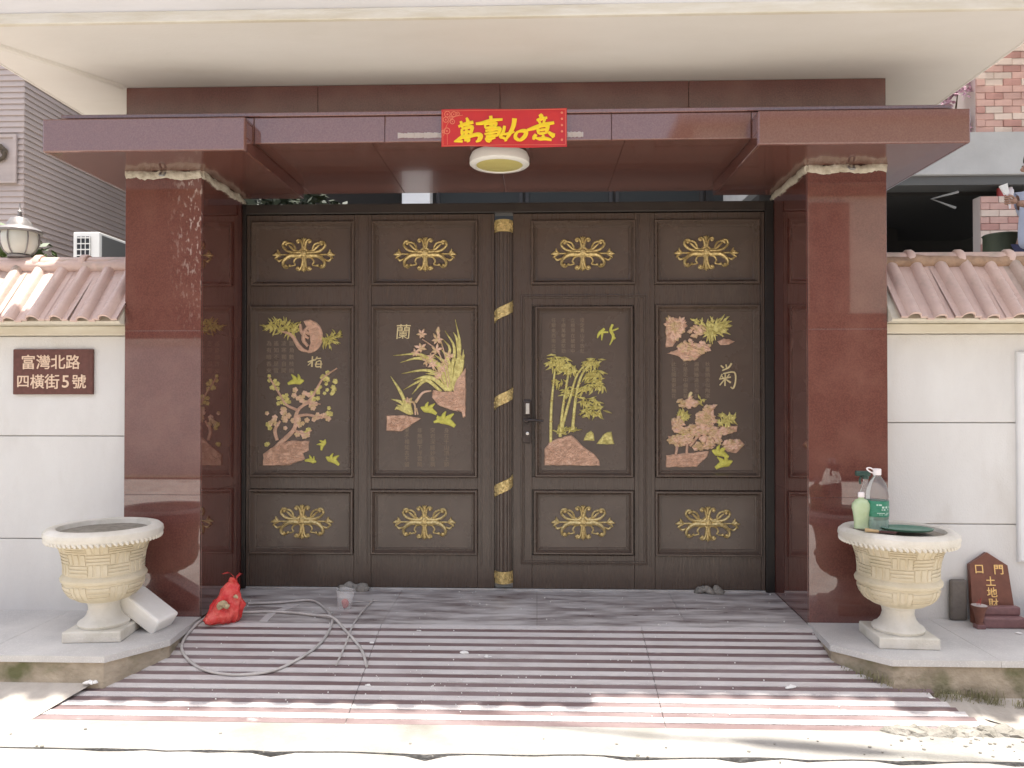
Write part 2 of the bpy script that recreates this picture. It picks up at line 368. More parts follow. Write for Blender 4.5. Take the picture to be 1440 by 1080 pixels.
class MB:
    def __init__(self):
        self.v, self.f = [], []
        self.chamfer = False
    def add(self, vs, fs, mtx=None):
        o = len(self.v)
        for p in vs:
            p = Vector(p)
            self.v.append(mtx @ p if mtx else p)
        for f in fs:
            self.f.append([i + o for i in f])
        return self
    def box(self, x0, x1, y0, y1, z0, z1, mtx=None):
        vs = [(x0, y0, z0), (x1, y0, z0), (x1, y1, z0), (x0, y1, z0), (x0, y0, z1), (x1, y0, z1), (x1, y1, z1), (x0, y1, z1)]
        fs = [(0, 3, 2, 1), (4, 5, 6, 7), (0, 1, 5, 4), (1, 2, 6, 5), (2, 3, 7, 6), (3, 0, 4, 7)]
        return self.add(vs, fs, mtx)
    def bbox(self, x0, x1, y0, y1, z0, z1, b=0.004, mtx=None):
        """box with chamfered edges (24 verts)"""
        self.chamfer = True
        b = min(b, (x1 - x0) * .45, (y1 - y0) * .45, (z1 - z0) * .45)
        bm = bmesh.new()
        bmesh.ops.create_cube(bm, size=1)
        for v in bm.verts:
            v.co = Vector(((x0 + x1) / 2 + v.co.x * (x1 - x0), (y0 + y1) / 2 + v.co.y * (y1 - y0), (z0 + z1) / 2 + v.co.z * (z1 - z0)))
        bmesh.ops.bevel(bm, geom=list(bm.edges), offset=b, segments=2, profile=0.5, affect='EDGES')
        self.from_bm(bm, mtx)
        return self
    def from_bm(self, bm, mtx=None):
        bm.verts.index_update()
        self.add([v.co.copy() for v in bm.verts], [[v.index for v in f.verts] for f in bm.faces], mtx)
        bm.free()
    def lathe(self, prof, n=40, mtx=None, cap0=True, cap1=True, a0=0.0, a1=2 * PI, rfun=None):
        full = abs(a1 - a0 - 2 * PI) < 1e-6
        m = n if full else n + 1
        vs, fs = [], []
        for (r, z) in prof:
            for i in range(m):
                a = a0 + (a1 - a0) * i / n
                rr = r * (rfun(a, z) if rfun else 1)
                vs.append((rr * math.cos(a), rr * math.sin(a), z))
        for k in range(len(prof) - 1):
            for i in range(n):
                j = (i + 1) % m
                fs.append((k * m + i, k * m + j, (k + 1) * m + j, (k + 1) * m + i))
        if full and cap0:
            fs.append(list(range(m))[::-1])
        if full and cap1:
            fs.append([(len(prof) - 1) * m + i for i in range(m)])
        return self.add(vs, fs, mtx)
    def tube(self, pts, rad, n=8, smooth=6, caps=True, mtx=None):
        P = catmull(pts, smooth) if smooth else [Vector(p) for p in pts]
        rs = lerp_list(rad if isinstance(rad, (list, tuple)) else [rad, rad], len(P))
        vs, fs = [], []
        up = Vector((0, 0, 1))
        prev = None
        for i, p in enumerate(P):
            t = (P[min(i + 1, len(P) - 1)] - P[max(i - 1, 0)])
            if t.length < 1e-9:
                t = Vector((0, 0, 1))
            t.normalize()
            if prev is None:
                a = t.cross(up if abs(t.z) < 0.95 else Vector((1, 0, 0))).normalized()
            else:
                a = (prev - t * prev.dot(t)).normalized()
            prev = a
            b = t.cross(a)
            for k in range(n):
                w = 2 * PI * k / n
                vs.append(p + (a * math.cos(w) + b * math.sin(w)) * rs[i])
        for i in range(len(P) - 1):
            for k in range(n):
                j = (k + 1) % n
                fs.append((i * n + k, i * n + j, (i + 1) * n + j, (i + 1) * n + k))
        if caps:
            fs.append(list(range(n))[::-1])
            fs.append([(len(P) - 1) * n + k for k in range(n)])
        return self.add(vs, fs, mtx)
    def prism(self, poly, y0, y1, mtx=None):
        """polygon in XZ extruded from y0 (front) to y1"""
        n = len(poly)
        vs = [(x, y0, z) for x, z in poly] + [(x, y1, z) for x, z in poly]
        fs = [list(range(n)), list(range(2 * n - 1, n - 1, -1))]
        for i in range(n):
            j = (i + 1) % n
            fs.append((i, i + n, j + n, j))
        return self.add(vs, fs, mtx)
    def slab(self, poly, z0, z1, mtx=None):
        """polygon in XY extruded from z0 to z1"""
        n = len(poly)
        vs = [(x, y, z1) for x, y in poly] + [(x, y, z0) for x, y in poly]
        fs = [list(range(n)), list(range(2 * n - 1, n - 1, -1))]
        for i in range(n):
            j = (i + 1) % n
            fs.append((i, i + n, j + n, j))
        return self.add(vs, fs, mtx)
    def ball(self, c, r, nu=8, nv=6, sc=(1, 1, 1), mtx=None):
        vs, fs = [], []
        for i in range(nv + 1):
            t = PI * i / nv
            for k in range(nu):
                a = 2 * PI * k / nu
                vs.append((c[0] + r * sc[0] * math.sin(t) * math.cos(a), c[1] + r * sc[1] * math.sin(t) * math.sin(a), c[2] + r * sc[2] * math.cos(t)))
        for i in range(nv):
            for k in range(nu):
                j = (k + 1) % nu
                fs.append((i * nu + k, (i + 1) * nu + k, (i + 1) * nu + j, i * nu + j))
        return self.add(vs, fs, mtx)
    def ribbon(self, pts, w, y, h, n=4):
        """raised brush stroke in the XZ plane: pts (x,z), half widths w, back plane y, height h towards -Y"""
        P = catmull([(p[0], 0, p[1]) for p in pts], n)
        ws = lerp_list(w if isinstance(w, (list, tuple)) else [w, w], len(P))
        vs, fs = [], []
        for i, p in enumerate(P):
            t = P[min(i + 1, len(P) - 1)] - P[max(i - 1, 0)]
            if t.length < 1e-9:
                t = Vector((1, 0, 0))
            t.normalize()
            nn = Vector((-t.z, 0, t.x))
            r = ws[i]
            for (a, b) in ((-1, 0), (-0.72, -0.7), (0, -1), (0.72, -0.7), (1, 0)):
                q = p + nn * (a * r)
                vs.append((q.x, y + b * h, q.z))
        for i in range(len(P) - 1):
            for k in range(4):
                fs.append((i * 5 + k, i * 5 + k + 1, (i + 1) * 5 + k + 1, (i + 1) * 5 + k))
        fs.append((4, 3, 2, 1, 0))
        e = (len(P) - 1) * 5
        fs.append((e, e + 1, e + 2, e + 3, e + 4))
        return self.add(vs, fs)
    def plate(self, poly, y, h, inset=0.75):
        """raised cushion-edged polygon in XZ"""
        n = len(poly)
        cx = sum(p[0] for p in poly) / n
        cz = sum(p[1] for p in poly) / n
        d = min(0.006, 0.25 * max(max(p[0] for p in poly) - cx, 1e-4))
        top = []
        for x, z in poly:
            v = Vector((cx - x, cz - z))
            L = max(v.length, 1e-6)
            v = v / L * min(d, L * 0.4)
            top.append((x + v.x, z + v.y))
        vs = [(x, y, z) for x, z in poly] + [(x, y - h, z) for x, z in top]
        fs = [list(range(n, 2 * n))]
        for i in range(n):
            j = (i + 1) % n
            fs.append((i, j, j + n, i + n))
        return self.add(vs, fs)
    def text(self, body, size, cx, cz, y, depth=0.002, bold=0.0, shear=0.0, rot=None):
        cu = bpy.data.curves.new('tmp_text', 'FONT')
        cu.body = body
        cu.size = size
        cu.align_x = 'CENTER'
        cu.align_y = 'CENTER'
        cu.extrude = depth / 2
        cu.shear = shear
        cu.resolution_u = 3
        ob = bpy.data.objects.new('tmp_text', cu)
        C.objects.link(ob)
        bpy.context.view_layer.update()
        me = bpy.data.meshes.new_from_object(ob.evaluated_get(bpy.context.evaluated_depsgraph_get()))
        xs = [v.co.x for v in me.vertices]
        ys = [v.co.y for v in me.vertices]
        mx, my = (min(xs) + max(xs)) / 2, (min(ys) + max(ys)) / 2
        k = 0
        for (dx, dz) in ((0, 0),) if not bold else ((0, 0), (bold, 0), (-bold, 0), (0, bold), (0, -bold)):
            self.add([(v.co.x - mx + cx + dx, y - depth / 2 - v.co.z - 0.00012 * k, v.co.y - my + cz + dz) for v in me.vertices], [list(p.vertices) for p in me.polygons])
            k += 1
        bpy.data.objects.remove(ob)
        bpy.data.curves.remove(cu)
        bpy.data.meshes.remove(me)
        return self
    def rough(self, amt, freq, seed=0):
        for v in self.v:
            q = v * freq + Vector((seed, seed * 2, seed * 3))
            v += Vector(noise.noise_vector(q)) * amt
        return self
    def build(self, name, m, parent=None, smooth=35):
        o = Vector((0, 0, 0))
        p = parent
        while p is not None:
            o += p.location
            p = p.parent
        me = bpy.data.meshes.new(name)
        me.from_pydata([tuple(v - o) for v in self.v], [], self.f)
        me.materials.append(m)
        if smooth and self.chamfer:
            smooth = min(smooth, 18)
        if smooth:
            me.polygons.foreach_set('use_smooth', [True] * len(me.polygons))
            me.set_sharp_from_angle(angle=math.radians(smooth))
        me.update()
        ob = bpy.data.objects.new(name, me)
        C.objects.link(ob)
        if parent is not None:
            ob.parent = parent
        return ob

def thing(name, label, cat, loc=(0, 0, 0), group=None):
    o = bpy.data.objects.new(name, None)
    o.empty_display_size = 0.1
    C.objects.link(o)
    o.location = loc
    o['label'] = label
    o['category'] = cat
    if group:
        o['group'] = group
    return o

def tag(o, label, cat, group=None):
    o['label'] = label
    o['category'] = cat
    if group:
        o['group'] = group
    return o

def struct(o):
    o['kind'] = 'structure'
    return o

def stuff(o):
    o['kind'] = 'stuff'
    return o

def copy_part(o, parent, loc=None):
    c = o.copy()
    C.objects.link(c)
    c.parent = parent
    if loc is not None:
        c.location = loc
    return c

def fix_normals(o):
    bm = bmesh.new()
    bm.from_mesh(o.data)
    bmesh.ops.recalc_face_normals(bm, faces=bm.faces)
    bm.to_mesh(o.data)
    bm.free()
    return o

def gz(x, y):
    """height of the landing, ramp and street under a point"""
    if y > -0.66:
        return 0.034 * y
    if y > -1.44:
        return -0.0224 + (y + 0.66) * 0.250
    return -0.217

# ------------------------------------------------------------------ ground, street, ramp, ledges
struct(MB().box(-60, 60, -60, 60, -0.5, -0.30).build('ground', M['dirt']))
def jag(x, s, a):
    return a * noise.noise(Vector((x * 3.1, s, 0))) + a * 0.6 * noise.noise(Vector((x * 11.0, s, 4)))
N = 160
front = [(-7 + 14 * i / N, -1.70 + jag(-7 + 14 * i / N, 1.0, 0.022)) for i in range(N + 1)]
fix_normals(struct(MB().slab(front + [(7, -0.9), (-7, -0.9)], -0.30, -0.218).build('concrete_apron', M['apron'])))
back = [(-7 + 14 * i / N, -1.706 + jag(-7 + 14 * i / N, 1.0, 0.022) - 0.075 * max(0, noise.noise(Vector((i * 0.42, 9, 2))))) for i in range(N + 1)]
fix_normals(struct(MB().slab([(-7, -9.0), (7, -9.0)] + back[::-1], -0.30, -0.222).build('street', M['concrete'])))
struct(MB().box(-40, -7.002, -9.0, 0.0, -0.30, -0.224).box(7.002, 40, -9.0, 0.0, -0.30, -0.224).build('street_side', M['concrete']))
struct(MB().box(-25, 25, 0.16, 40, -0.30, -0.012).build('courtyard', M['concrete']))

land = MB()
rampb = MB()
# ramp body: one concrete wedge with sloping flanks
prof = [(-0.60, -0.05), (-0.66, -0.052), (-1.40, -0.245)]
L0, R0, L1, R1 = -2.27, 1.90, -2.45, 2.10
vs = [(L0, -0.60, -0.05), (R0, -0.60, -0.05), (R0, -0.66, -0.052), (L0, -0.66, -0.052),
      (L0 - .11, -1.445, -0.240), (R0 + .06, -1.445, -0.240), (L1 - .1, -0.6, -0.30), (R1, -0.6, -0.30), (L1 - .22, -1.48, -0.30), (R1 + .08, -1.48, -0.30)]
fs = [(0, 3, 2, 1), (3, 4, 5, 2), (0, 6, 8, 4, 3), (1, 2, 5, 9, 7), (4, 8, 9, 5), (0, 1, 7, 6), (6, 7, 9, 8)]
ramp = fix_normals(struct(MB().add(vs, fs).build('ramp', M['fillet'])))
rows = 12
ylist = [-0.665]
per = 0.775 / rows
row_joint = [-0.83, 0.55]
for k in range(rows):
    for (a, b, kind, lift) in ((0.0, 0.52, 'strip_light', 0.0025), (0.52, 1.0, 'strip_dark', 0.0)):
        ya = -0.665 - per * (k + a) - 0.0008
        yb = -0.665 - per * (k + b) + 0.0008
        t = (k + b) / rows
        xl = -1.98 - 0.28 * t - (0.02 * R.random())
        xr = 1.60 + 0.30 * t + (0.02 * R.random())
        if k >= 8:
            xl = -2.13 - 0.24 * (t - 0.66) / 0.34
            xr = 1.76 + 0.18 * (t - 0.66) / 0.34
        xs = [xl] + row_joint + [xr]
        for s in range(3):
            x0, x1 = xs[s] + (0.0015 if s else 0), xs[s + 1] - (0.0015 if s < 2 else 0)
            za, zb = gz(0, ya) + lift + R.uniform(-.0006, .0006), gz(0, yb) + lift + R.uniform(-.0006, .0006)
            v = [(x0, ya, za - 0.02), (x1, ya, za - 0.02), (x1, ya, za), (x0, ya, za), (x0, yb, zb - 0.02), (x1, yb, zb - 0.02), (x1, yb, zb), (x0, yb, zb)]
            f = [(0, 1, 2, 3), (7, 6, 5, 4), (3, 2, 6, 7), (4, 5, 1, 0), (0, 3, 7, 4), (1, 5, 6, 2)]
            fix_normals(MB().add(v, f).build('tread_strip', M[kind], ramp, smooth=0))
# broken right-hand end of the ramp
br = MB()
for i in range(46):
    x = 1.50 + 0.52 * R.random()
    r = R.uniform(0.022, 0.052)
    br.ball((x, -1.435 - 0.055 * R.random() * (x - 1.35), -0.232 + 0.012 * R.random()), r, 8, 6, (1.3, 0.9, 0.62))
br.rough(0.024, 24, 3)
stuff(br.build('broken_edge', M['rock'], ramp, smooth=0))
# landing slabs
landing = struct(MB().box(-1.835, 1.445, -0.655, 0.15, -0.30, -0.045).build('landing', M['concrete_old']))
xs = [-1.835, -0.83, 0.0, 0.80, 1.445]
for i in range(4):
    x0, x1 = xs[i] + 0.001, xs[i + 1] - 0.001
    y0, y1 = -0.660, -0.001
    v = [(x0, y0, gz(0, y0) - .02), (x1, y0, gz(0, y0) - .02), (x1, y1, gz(0, y1) - .02), (x0, y1, gz(0, y1) - .02),
         (x0, y0, gz(0, y0)), (x1, y0, gz(0, y0)), (x1, y1, gz(0, y1)), (x0, y1, gz(0, y1))]
    MB().add(v, [(0, 3, 2, 1), (4, 5, 6, 7), (0, 1, 5, 4), (1, 2, 6, 5), (2, 3, 7, 6), (3, 0, 4, 7)]).build('paving_slab', M['landing'], landing, smooth=0)

def ledge(poly, zfoot, joints):
    body = fix_normals(MB().slab(poly, -0.30, -0.042).build('ledge', M['ledge_side']))
    struct(body)
    n = len(poly)
    cx = sum(p[0] for p in poly) / n
    cy = sum(p[1] for p in poly) / n
    big = []
    for x, y in poly:
        big.append((x + (0.012 if x > cx else -0.012) * (1 if abs(x) < 2.0 or True else 0), y - 0.014 if y < -0.62 else y))
    # top slabs split along x at the joints
    bm = bmesh.new()
    vs = [bm.verts.new((x, y, 0)) for x, y in big]
    bm.faces.new(vs)
    for j in joints:
        bmesh.ops.bisect_plane(bm, geom=bm.verts[:] + bm.edges[:] + bm.faces[:], plane_co=(j, 0, 0), plane_no=(1, 0, 0))
    for f in bm.faces:
        pts = [(v.co.x, v.co.y) for v in f.verts]
        mx = sum(p[0] for p in pts) / len(pts)
        my = sum(p[1] for p in pts) / len(pts)
        pts = [(mx + (x - mx) * 0.998, my + (y - my) * 0.999) for x, y in pts]
        fix_normals(MB().slab(pts, -0.040, -0.010).build('ledge_slab', M['ledge_top'], body, smooth=0))
    bm.free()
    return body
ledge([(-1.846, -0.602), (-1.846, -0.665), (-1.83, -0.975), (-2.02, -1.225), (-5.5, -1.225), (-5.5, -0.47), (-2.4, -0.47), (-2.27, -0.602)], -0.14, [-2.62, -3.5])
ledge([(1.452, -0.602), (1.452, -0.64), (1.435, -0.945), (1.64, -1.152), (5.5, -1.152), (5.5, -0.47), (1.98, -0.47), (1.875, -0.602)], -0.19, [2.12, 2.95])
# mortar fillets running down from the ledges to the street
v = [(-5.5, -1.2, -0.130), (-2.05, -1.2, -0.130), (-2.22, -1.45, -0.219), (-5.5, -1.47, -0.219), (-1.85, -1.0, -0.115), (-1.9, -1.0, -0.3), (-5.5, -1.2, -0.3)]
fil = MB().add(v, [(0, 3, 2, 1)])
fil.add([(1.66, -1.10, -0.175), (5.5, -1.13, -0.188), (5.5, -1.42, -0.219), (2.06, -1.40, -0.2195), (1.86, -1.25, -0.2)], [(0, 4, 3, 2, 1)])
struct(fix_normals(fil.build('kerb_fillet', M['fillet'])))

# ------------------------------------------------------------------ gatehouse
gh = thing('gatehouse', 'gateway with polished red granite pillars, slab lintel and cream overhanging roof', 'gatehouse', (-0.2, 0, 0))
def pillar(x0, x1, m):
    core = MB().box(x0 + .012, x1 - .012, -0.588, 0.138, -0.03, 2.405).build('pillar', M['mortar'], gh)
    cuts = [-0.03, 0.655, 1.555, 2.405]
    for k in range(3):
        z0, z1 = cuts[k] + 0.0003, cuts[k + 1] - 0.0003
        MB().bbox(x0 + 0.0005, x1 - 0.0005, -0.602, -0.5885, z0, z1, 0.0012).build('granite_panel', m, core)
        MB().bbox(x1 - 0.0115, x1 + .002, -0.5875, 0.138, z0, z1, 0.0012).build('granite_panel', M['granite'] if x0 < 0 else M['granite'], core)
        MB().bbox(x0 - .002, x0 + 0.0115, -0.5875, 0.138, z0, z1, 0.0012).build('granite_panel', M['granite'], core)
    return core
pillar(-2.268, -1.842, M['granite_lime'])
pillar(1.449, 1.868, M['granite'])
# slab lintel with pieces of granite facing
lin = MB().box(-2.46, 2.065, -0.838, 0.16, 2.512, 2.648).build('lintel_beam', M['granite'], gh)
fx = [-2.462, -1.46, -0.78, 0.38, 1.085, 2.067]
for i in range(5):
    MB().bbox(fx[i] + .0006, fx[i + 1] - .0006, -0.852, -0.8385, 2.500, 2.636, 0.005).build('granite_facing', M['granite_cap'], lin)
MB().bbox(-2.47, 2.075, -0.862, -0.60, 2.637, 2.657, 0.003).build('granite_coping', M['granite_cap'], lin)
sx = [-2.46, -1.46, -0.85, -0.2, 0.45, 1.09, 2.065]
for i in range(6):
    MB().bbox(sx[i] + .0006, sx[i + 1] - .0006, -0.838, 0.16, 2.5015, 2.5115, 0.002).build('granite_soffit_slab', M['granite_soffit'], lin)
for (x0, x1) in ((-2.50, -1.462), (1.085, 2.11)):
    cp = MB().bbox(x0, x1, -0.962, 0.02, 2.432, 2.4995, 0.004)
    cp.box(x0 + 0.001, x1 - 0.001, -0.961, -0.8535, 2.495, 2.592)
    cap = MB().box(x0 + .014, x1 - .014, -0.948, 0.01, 2.445, 2.499).build('pillar_cap', M['mortar'], gh)
    MB().bbox(x0, x1, -0.965, -0.9495, 2.432, 2.600, 0.007).build('granite_facing', M['granite_cap'], cap)
    MB().bbox(x0 + 0.001, x1 - 0.001, -0.949, -0.853, 2.582, 2.599, 0.002).build('granite_facing', M['granite_cap'], cap)
    for (xa, xb) in ((x0, x0 + .0135), (x1 - .0135, x1)):
        MB().bbox(xa, xb, -0.949, 0.01, 2.4325, 2.4998, 0.003).build('granite_facing', M['granite'], cap)
        MB().bbox(xa, xb, -0.949, -0.853, 2.500, 2.5815, 0.003).build('granite_facing', M['granite_cap'], cap)
    MB().bbox(x0 + .014, x1 - .014, -0.949, 0.01, 2.4335, 2.4445, 0.002).build('granite_facing', M['granite_soffit'], cap)
# frieze board above the lintel
fr = [-2.268, -1.2, -0.2, 0.82, 1.868]
for i in range(4):
    MB().bbox(fr[i] + .0006, fr[i + 1] - .0006, -0.60, -0.575, 2.655, 2.900, 0.003).build('frieze_slab', M['granite'], gh)
MB().box(-2.25, 1.85, -0.574, 0.15, 2.65, 2.9).build('frieze_core', M['mortar'], gh)
# overhanging roof slab: soffit, fascia, drip edge, tiles on top
MB().box(-2.745, 2.335, -1.318, 1.1, 2.902, 3.16).build('roof_slab', M['plaster'], gh)
MB().bbox(-2.765, 2.355, -1.345, -1.319, 2.897, 2.948, 0.004).build('drip_edge', M['drip'], gh)
MB().bbox(-2.755, 2.345, -1.336, -1.319, 2.9485, 3.18, 0.004).build('fascia', M['fascia'], gh)
for (xa, xb) in ((-2.757, -2.7455), (2.3355, 2.347)):
    MB().box(xa, xb, -1.3185, 1.1, 2.90, 3.18).build('fascia', M['fascia'], gh)
# thin rib where the two soffit planes meet on the left
d = Vector((-2.27 + 2.70, -0.62 + 1.28, 0))
rib = MB().tube([(-2.70, -1.28, 2.902), (-2.275, -0.62, 2.902)], [0.020, 0.020], 8, 0)
rib.build('soffit_rib', M['fascia'], gh)
# roof tile edge above the fascia (its shadow scallops on the ramp)
te = MB()
nt_ = 42
XA, XB = -4.40, 3.50  # lengthened unseen past the roof ends to shade ledges and walls
w = (XB - XA) / nt_
for i in range(nt_):
    x = XA + w * (i + 0.5)
    yf = -1.480 - 0.014 * R.random()
    pan = -1.452 - 0.012 * R.random()
    if 0.25 < x < 1.55:  # tiles set back here to let a sun patch onto the ramp
        yf += 0.105
        pan += 0.085
    yb = -0.1 if -2.70 < x < 2.30 else -0.72
    te.tube([(x, yf, 3.20), (x, yb, 3.20 + (yb - yf) * 0.30)], [w * 0.30, w * 0.30], 10, 0)
    te.box(x - w / 2, x + w / 2 - .0005, pan, yb, 3.183, 3.196)
te.build('roof_tile_shade_edge', M['tile'], gh)
# lumpy mortar line on top of the pillars, with a little hook
for (xa, xb, inner) in ((-2.268, -1.842, 1), (1.449, 1.868, -1)):
    mb = MB()
    xin = xb if inner > 0 else xa
    xout = xa if inner > 0 else xb
    pts = [(xout + (xin - xout) * t, -0.612 + 0.004 * math.sin(t * 9), 2.414 + 0.006 * math.sin(t * 14)) for t in [i / 10 for i in range(11)]]
    mb.tube(pts, [0.020, 0.024, 0.021, 0.025, 0.022, 0.024], 8, 3)
    for v in mb.v:
        v.y = -0.607 + (v.y + 0.612) * 0.45
    pts2 = [(xin + inner * 0.010, -0.60 + 0.62 * t, 2.414 + 0.006 * math.sin(t * 17)) for t in [i / 12 for i in range(13)]]
    n0 = len(mb.v)
    mb.tube(pts2, [0.024, 0.022, 0.026, 0.022, 0.025, 0.012], 8, 3)
    for v in mb.v[n0:]:
        v.x = xin + inner * 0.004 + (v.x - xin - inner * 0.010) * 0.5
    mb.rough(0.009, 55, xa)
    mb.rough(0.006, 130, xb)
    b = mb.build('mortar_bead', M['mortar'], gh, smooth=60)
    hx = (xa + xb) / 2 + 0.01
    hk = MB().tube([(hx - .012, -0.628, 2.420), (hx - .01, -0.648, 2.402), (hx + .012, -0.648, 2.40), (hx + .014, -0.63, 2.42)], 0.006, 6, 4)
    hk.build('hook', M['bracket'], b)

# ceiling lamp under the lintel
lamp = thing('ceiling_lamp', 'round ceiling lamp with white ring and yellowed diffuser under the lintel', 'lamp', (-0.2, -0.655, 2.5))
T = Matrix.Translation((-0.2, -0.655, 0))
MB().lathe([(0.135, 2.5008), (0.150, 2.494), (0.160, 2.470), (0.160, 2.440), (0.150, 2.432), (0.128, 2.430), (0.124, 2.434)], 48, T, cap1=False).build('lamp_ring', M['lamp_ring'], lamp)
MB().lathe([(0.1235, 2.4345), (0.10, 2.430), (0.06, 2.427), (0.01, 2.426)], 48, T, cap0=False).build('diffuser', M['lamp_diffuser'], lamp)
for o in lamp.children:
    fix_normals(o)

# ------------------------------------------------------------------ banner
bn = thing('banner', 'red paper banner with four golden brush characters taped to the lintel', 'banner', (-0.166, -0.866, 2.46))
ny, nx = 8, 40
def bxy(u, w):
    x = -0.485 + 0.637 * u
    z = 2.4665 + 0.190 * w - (0.008 * u if w < .5 else 0) + 0.003 * math.sin(u * 7)
    y = -0.8720 - 0.005 * (0.5 + 0.5 * math.sin(u * 9 + w * 2))
    return (x, y, z)
vs = [bxy(i / nx, j / ny) for j in range(ny + 1) for i in range(nx + 1)]
fs = [(j * (nx + 1) + i, j * (nx + 1) + i + 1, (j + 1) * (nx + 1) + i + 1, (j + 1) * (nx + 1) + i) for j in range(ny) for i in range(nx)]
sheet = MB().add(vs, fs)
sheet.add([(x, y + 0.0012, z) for x, y, z in vs], [f[::-1] for f in fs])
sheet.build('paper_sheet', M['red_paper'], bn)
def bp(px, py):
    """banner traced in its own units -> metres"""
    u, w = (px - 150) / 1132.0, (430 - py) / 345.0
    return (-0.485 + 0.637 * u, 2.4665 + 0.190 * w)
def brush_char(name, strokes):
    mb = MB()
    for i, (pts, w) in enumerate(strokes):
        mb.ribbon([bp(*p) for p in pts], [k * 1.22 * 0.637 / 1132 for k in w], -0.8784 - 0.00012 * i, 0.0016)
    return mb.build(name, M['banner_gold'], bn)
brush_char('brush_character', [   # wan
    ([(303, 246), (370, 222), (440, 206)], [9, 15, 12]), ([(325, 196), (338, 235), (342, 262)], [9, 13, 7]), ([(378, 165), (392, 205), (396, 250)], [8, 15, 9]),
    ([(335, 268), (338, 305), (345, 338)], [9, 13, 10]), ([(335, 268), (380, 256), (428, 250), (420, 295), (412, 330)], [8, 13, 14, 13, 9]),
    ([(338, 302), (378, 296), (418, 292)], [8, 11, 8]), ([(340, 336), (378, 332), (416, 326)], [8, 12, 8]), ([(378, 256), (376, 320), (372, 385)], [9, 14, 13]),
    ([(340, 340), (310, 362), (264, 386)], [14, 13, 4]), ([(268, 386), (310, 380), (345, 384)], [5, 12, 9]),
    ([(340, 352), (400, 340), (470, 322), (504, 335), (492, 372), (462, 390)], [8, 13, 15, 20, 16, 6]), ([(400, 352), (396, 374), (378, 386)], [10, 14, 8])])
brush_char('brush_character', [   # shi
    ([(462, 222), (520, 216), (600, 192), (704, 184)], [10, 14, 13, 9]), ([(596, 150), (604, 230), (600, 310), (592, 388)], [12, 16, 17, 9]),
    ([(545, 228), (548, 262)], [9, 8]), ([(545, 228), (600, 220), (644, 220), (630, 262)], [8, 11, 13, 8]), ([(545, 262), (600, 256), (636, 254)], [8, 10, 8]),
    ([(548, 290), (610, 276), (676, 268), (672, 300), (660, 332)], [9, 13, 15, 13, 9]), ([(540, 318), (610, 306), (690, 296)], [7, 10, 6]),
    ([(552, 340), (600, 336), (664, 330)], [9, 13, 9]), ([(544, 362), (590, 362), (640, 352)], [8, 12, 7]), ([(592, 388), (566, 380), (552, 368)], [10, 12, 5])])
brush_char('brush_character', [   # ru
    ([(722, 244), (710, 300), (684, 340), (690, 352)], [11, 12, 12, 7]), ([(812, 176), (800, 250), (760, 330), (722, 388)], [18, 16, 14, 5]),
    ([(680, 352), (716, 356), (742, 384)], [7, 11, 7]), ([(696, 322), (750, 318), (812, 300)], [7, 11, 6]),
    ([(838, 300), (820, 330), (822, 358), (850, 378)], [10, 13, 14, 12]), ([(836, 302), (880, 292), (914, 300), (906, 340), (872, 372), (846, 380)], [8, 13, 17, 16, 14, 8])])
brush_char('brush_character', [   # yi
    ([(1040, 140), (1052, 158), (1066, 172)], [12, 17, 10]), ([(1010, 196), (1050, 184), (1106, 172)], [9, 14, 9]), ([(1030, 196), (1044, 226)], [9, 10]), ([(1084, 186), (1072, 222)], [10, 9]),
    ([(926, 286), (990, 266), (1070, 238), (1168, 220)], [10, 16, 15, 11]), ([(1022, 256), (1024, 290), (1032, 322)], [10, 13, 10]),
    ([(1022, 258), (1066, 246), (1108, 242), (1104, 285), (1094, 318)], [9, 13, 16, 14, 9]), ([(1026, 290), (1060, 284), (1100, 280)], [8, 11, 8]), ([(1030, 320), (1062, 318), (1096, 312)], [8, 12, 8]),
    ([(1006, 326), (990, 352), (980, 376)], [12, 16, 8]), ([(1004, 360), (1040, 368), (1090, 366), (1146, 380)], [8, 14, 14, 9]), ([(1060, 338), (1080, 352)], [12, 10]),
    ([(1116, 306), (1146, 330), (1176, 336)], [10, 16, 12]), ([(1150, 340), (1162, 360)], [12, 9])])
orn = MB()
for (a, b) in (((165, 100), (1270, 96)), ((1268, 96), (1272, 420)), ((1270, 424), (720, 420)), ((720, 420), (170, 424)), ((165, 424), (160, 110))):
    orn.ribbon([bp(*a), bp(*b)], 0.0012, -0.8782, 0.0006)
for (cx, cy, r) in ((205, 130, 26), (262, 130, 22), (298, 128, 16), (190, 180, 24), (250, 200, 20), (200, 285, 27), (165, 290, 12), (240, 165, 14)):
    X, Z = bp(cx, cy)
    orn.ribbon([(X + r * .00056 * math.cos(t), Z + r * .00056 * math.sin(t)) for t in [2 * PI * k / 10 for k in range(11)]], 0.0022, -0.8782, 0.0008, 2)
    orn.ball((X, -0.8782, Z), r * .0002, 6, 4, (1, .2, 1))
orn.ribbon([bp(170, 330), bp(200, 230), bp(260, 160), bp(345, 140)], 0.0014, -0.8782, 0.0008)
orn.ribbon([bp(203, 310), bp(205, 415)], 0.0012, -0.8782, 0.0008)
for cy in (128, 185, 243, 300, 378):
    X, Z = bp(1238, cy)
    orn.ball((X, -0.8782, Z), 0.0068, 8, 4, (1, .12, 1))
orn.build('border_print', M['banner_pink'], bn)
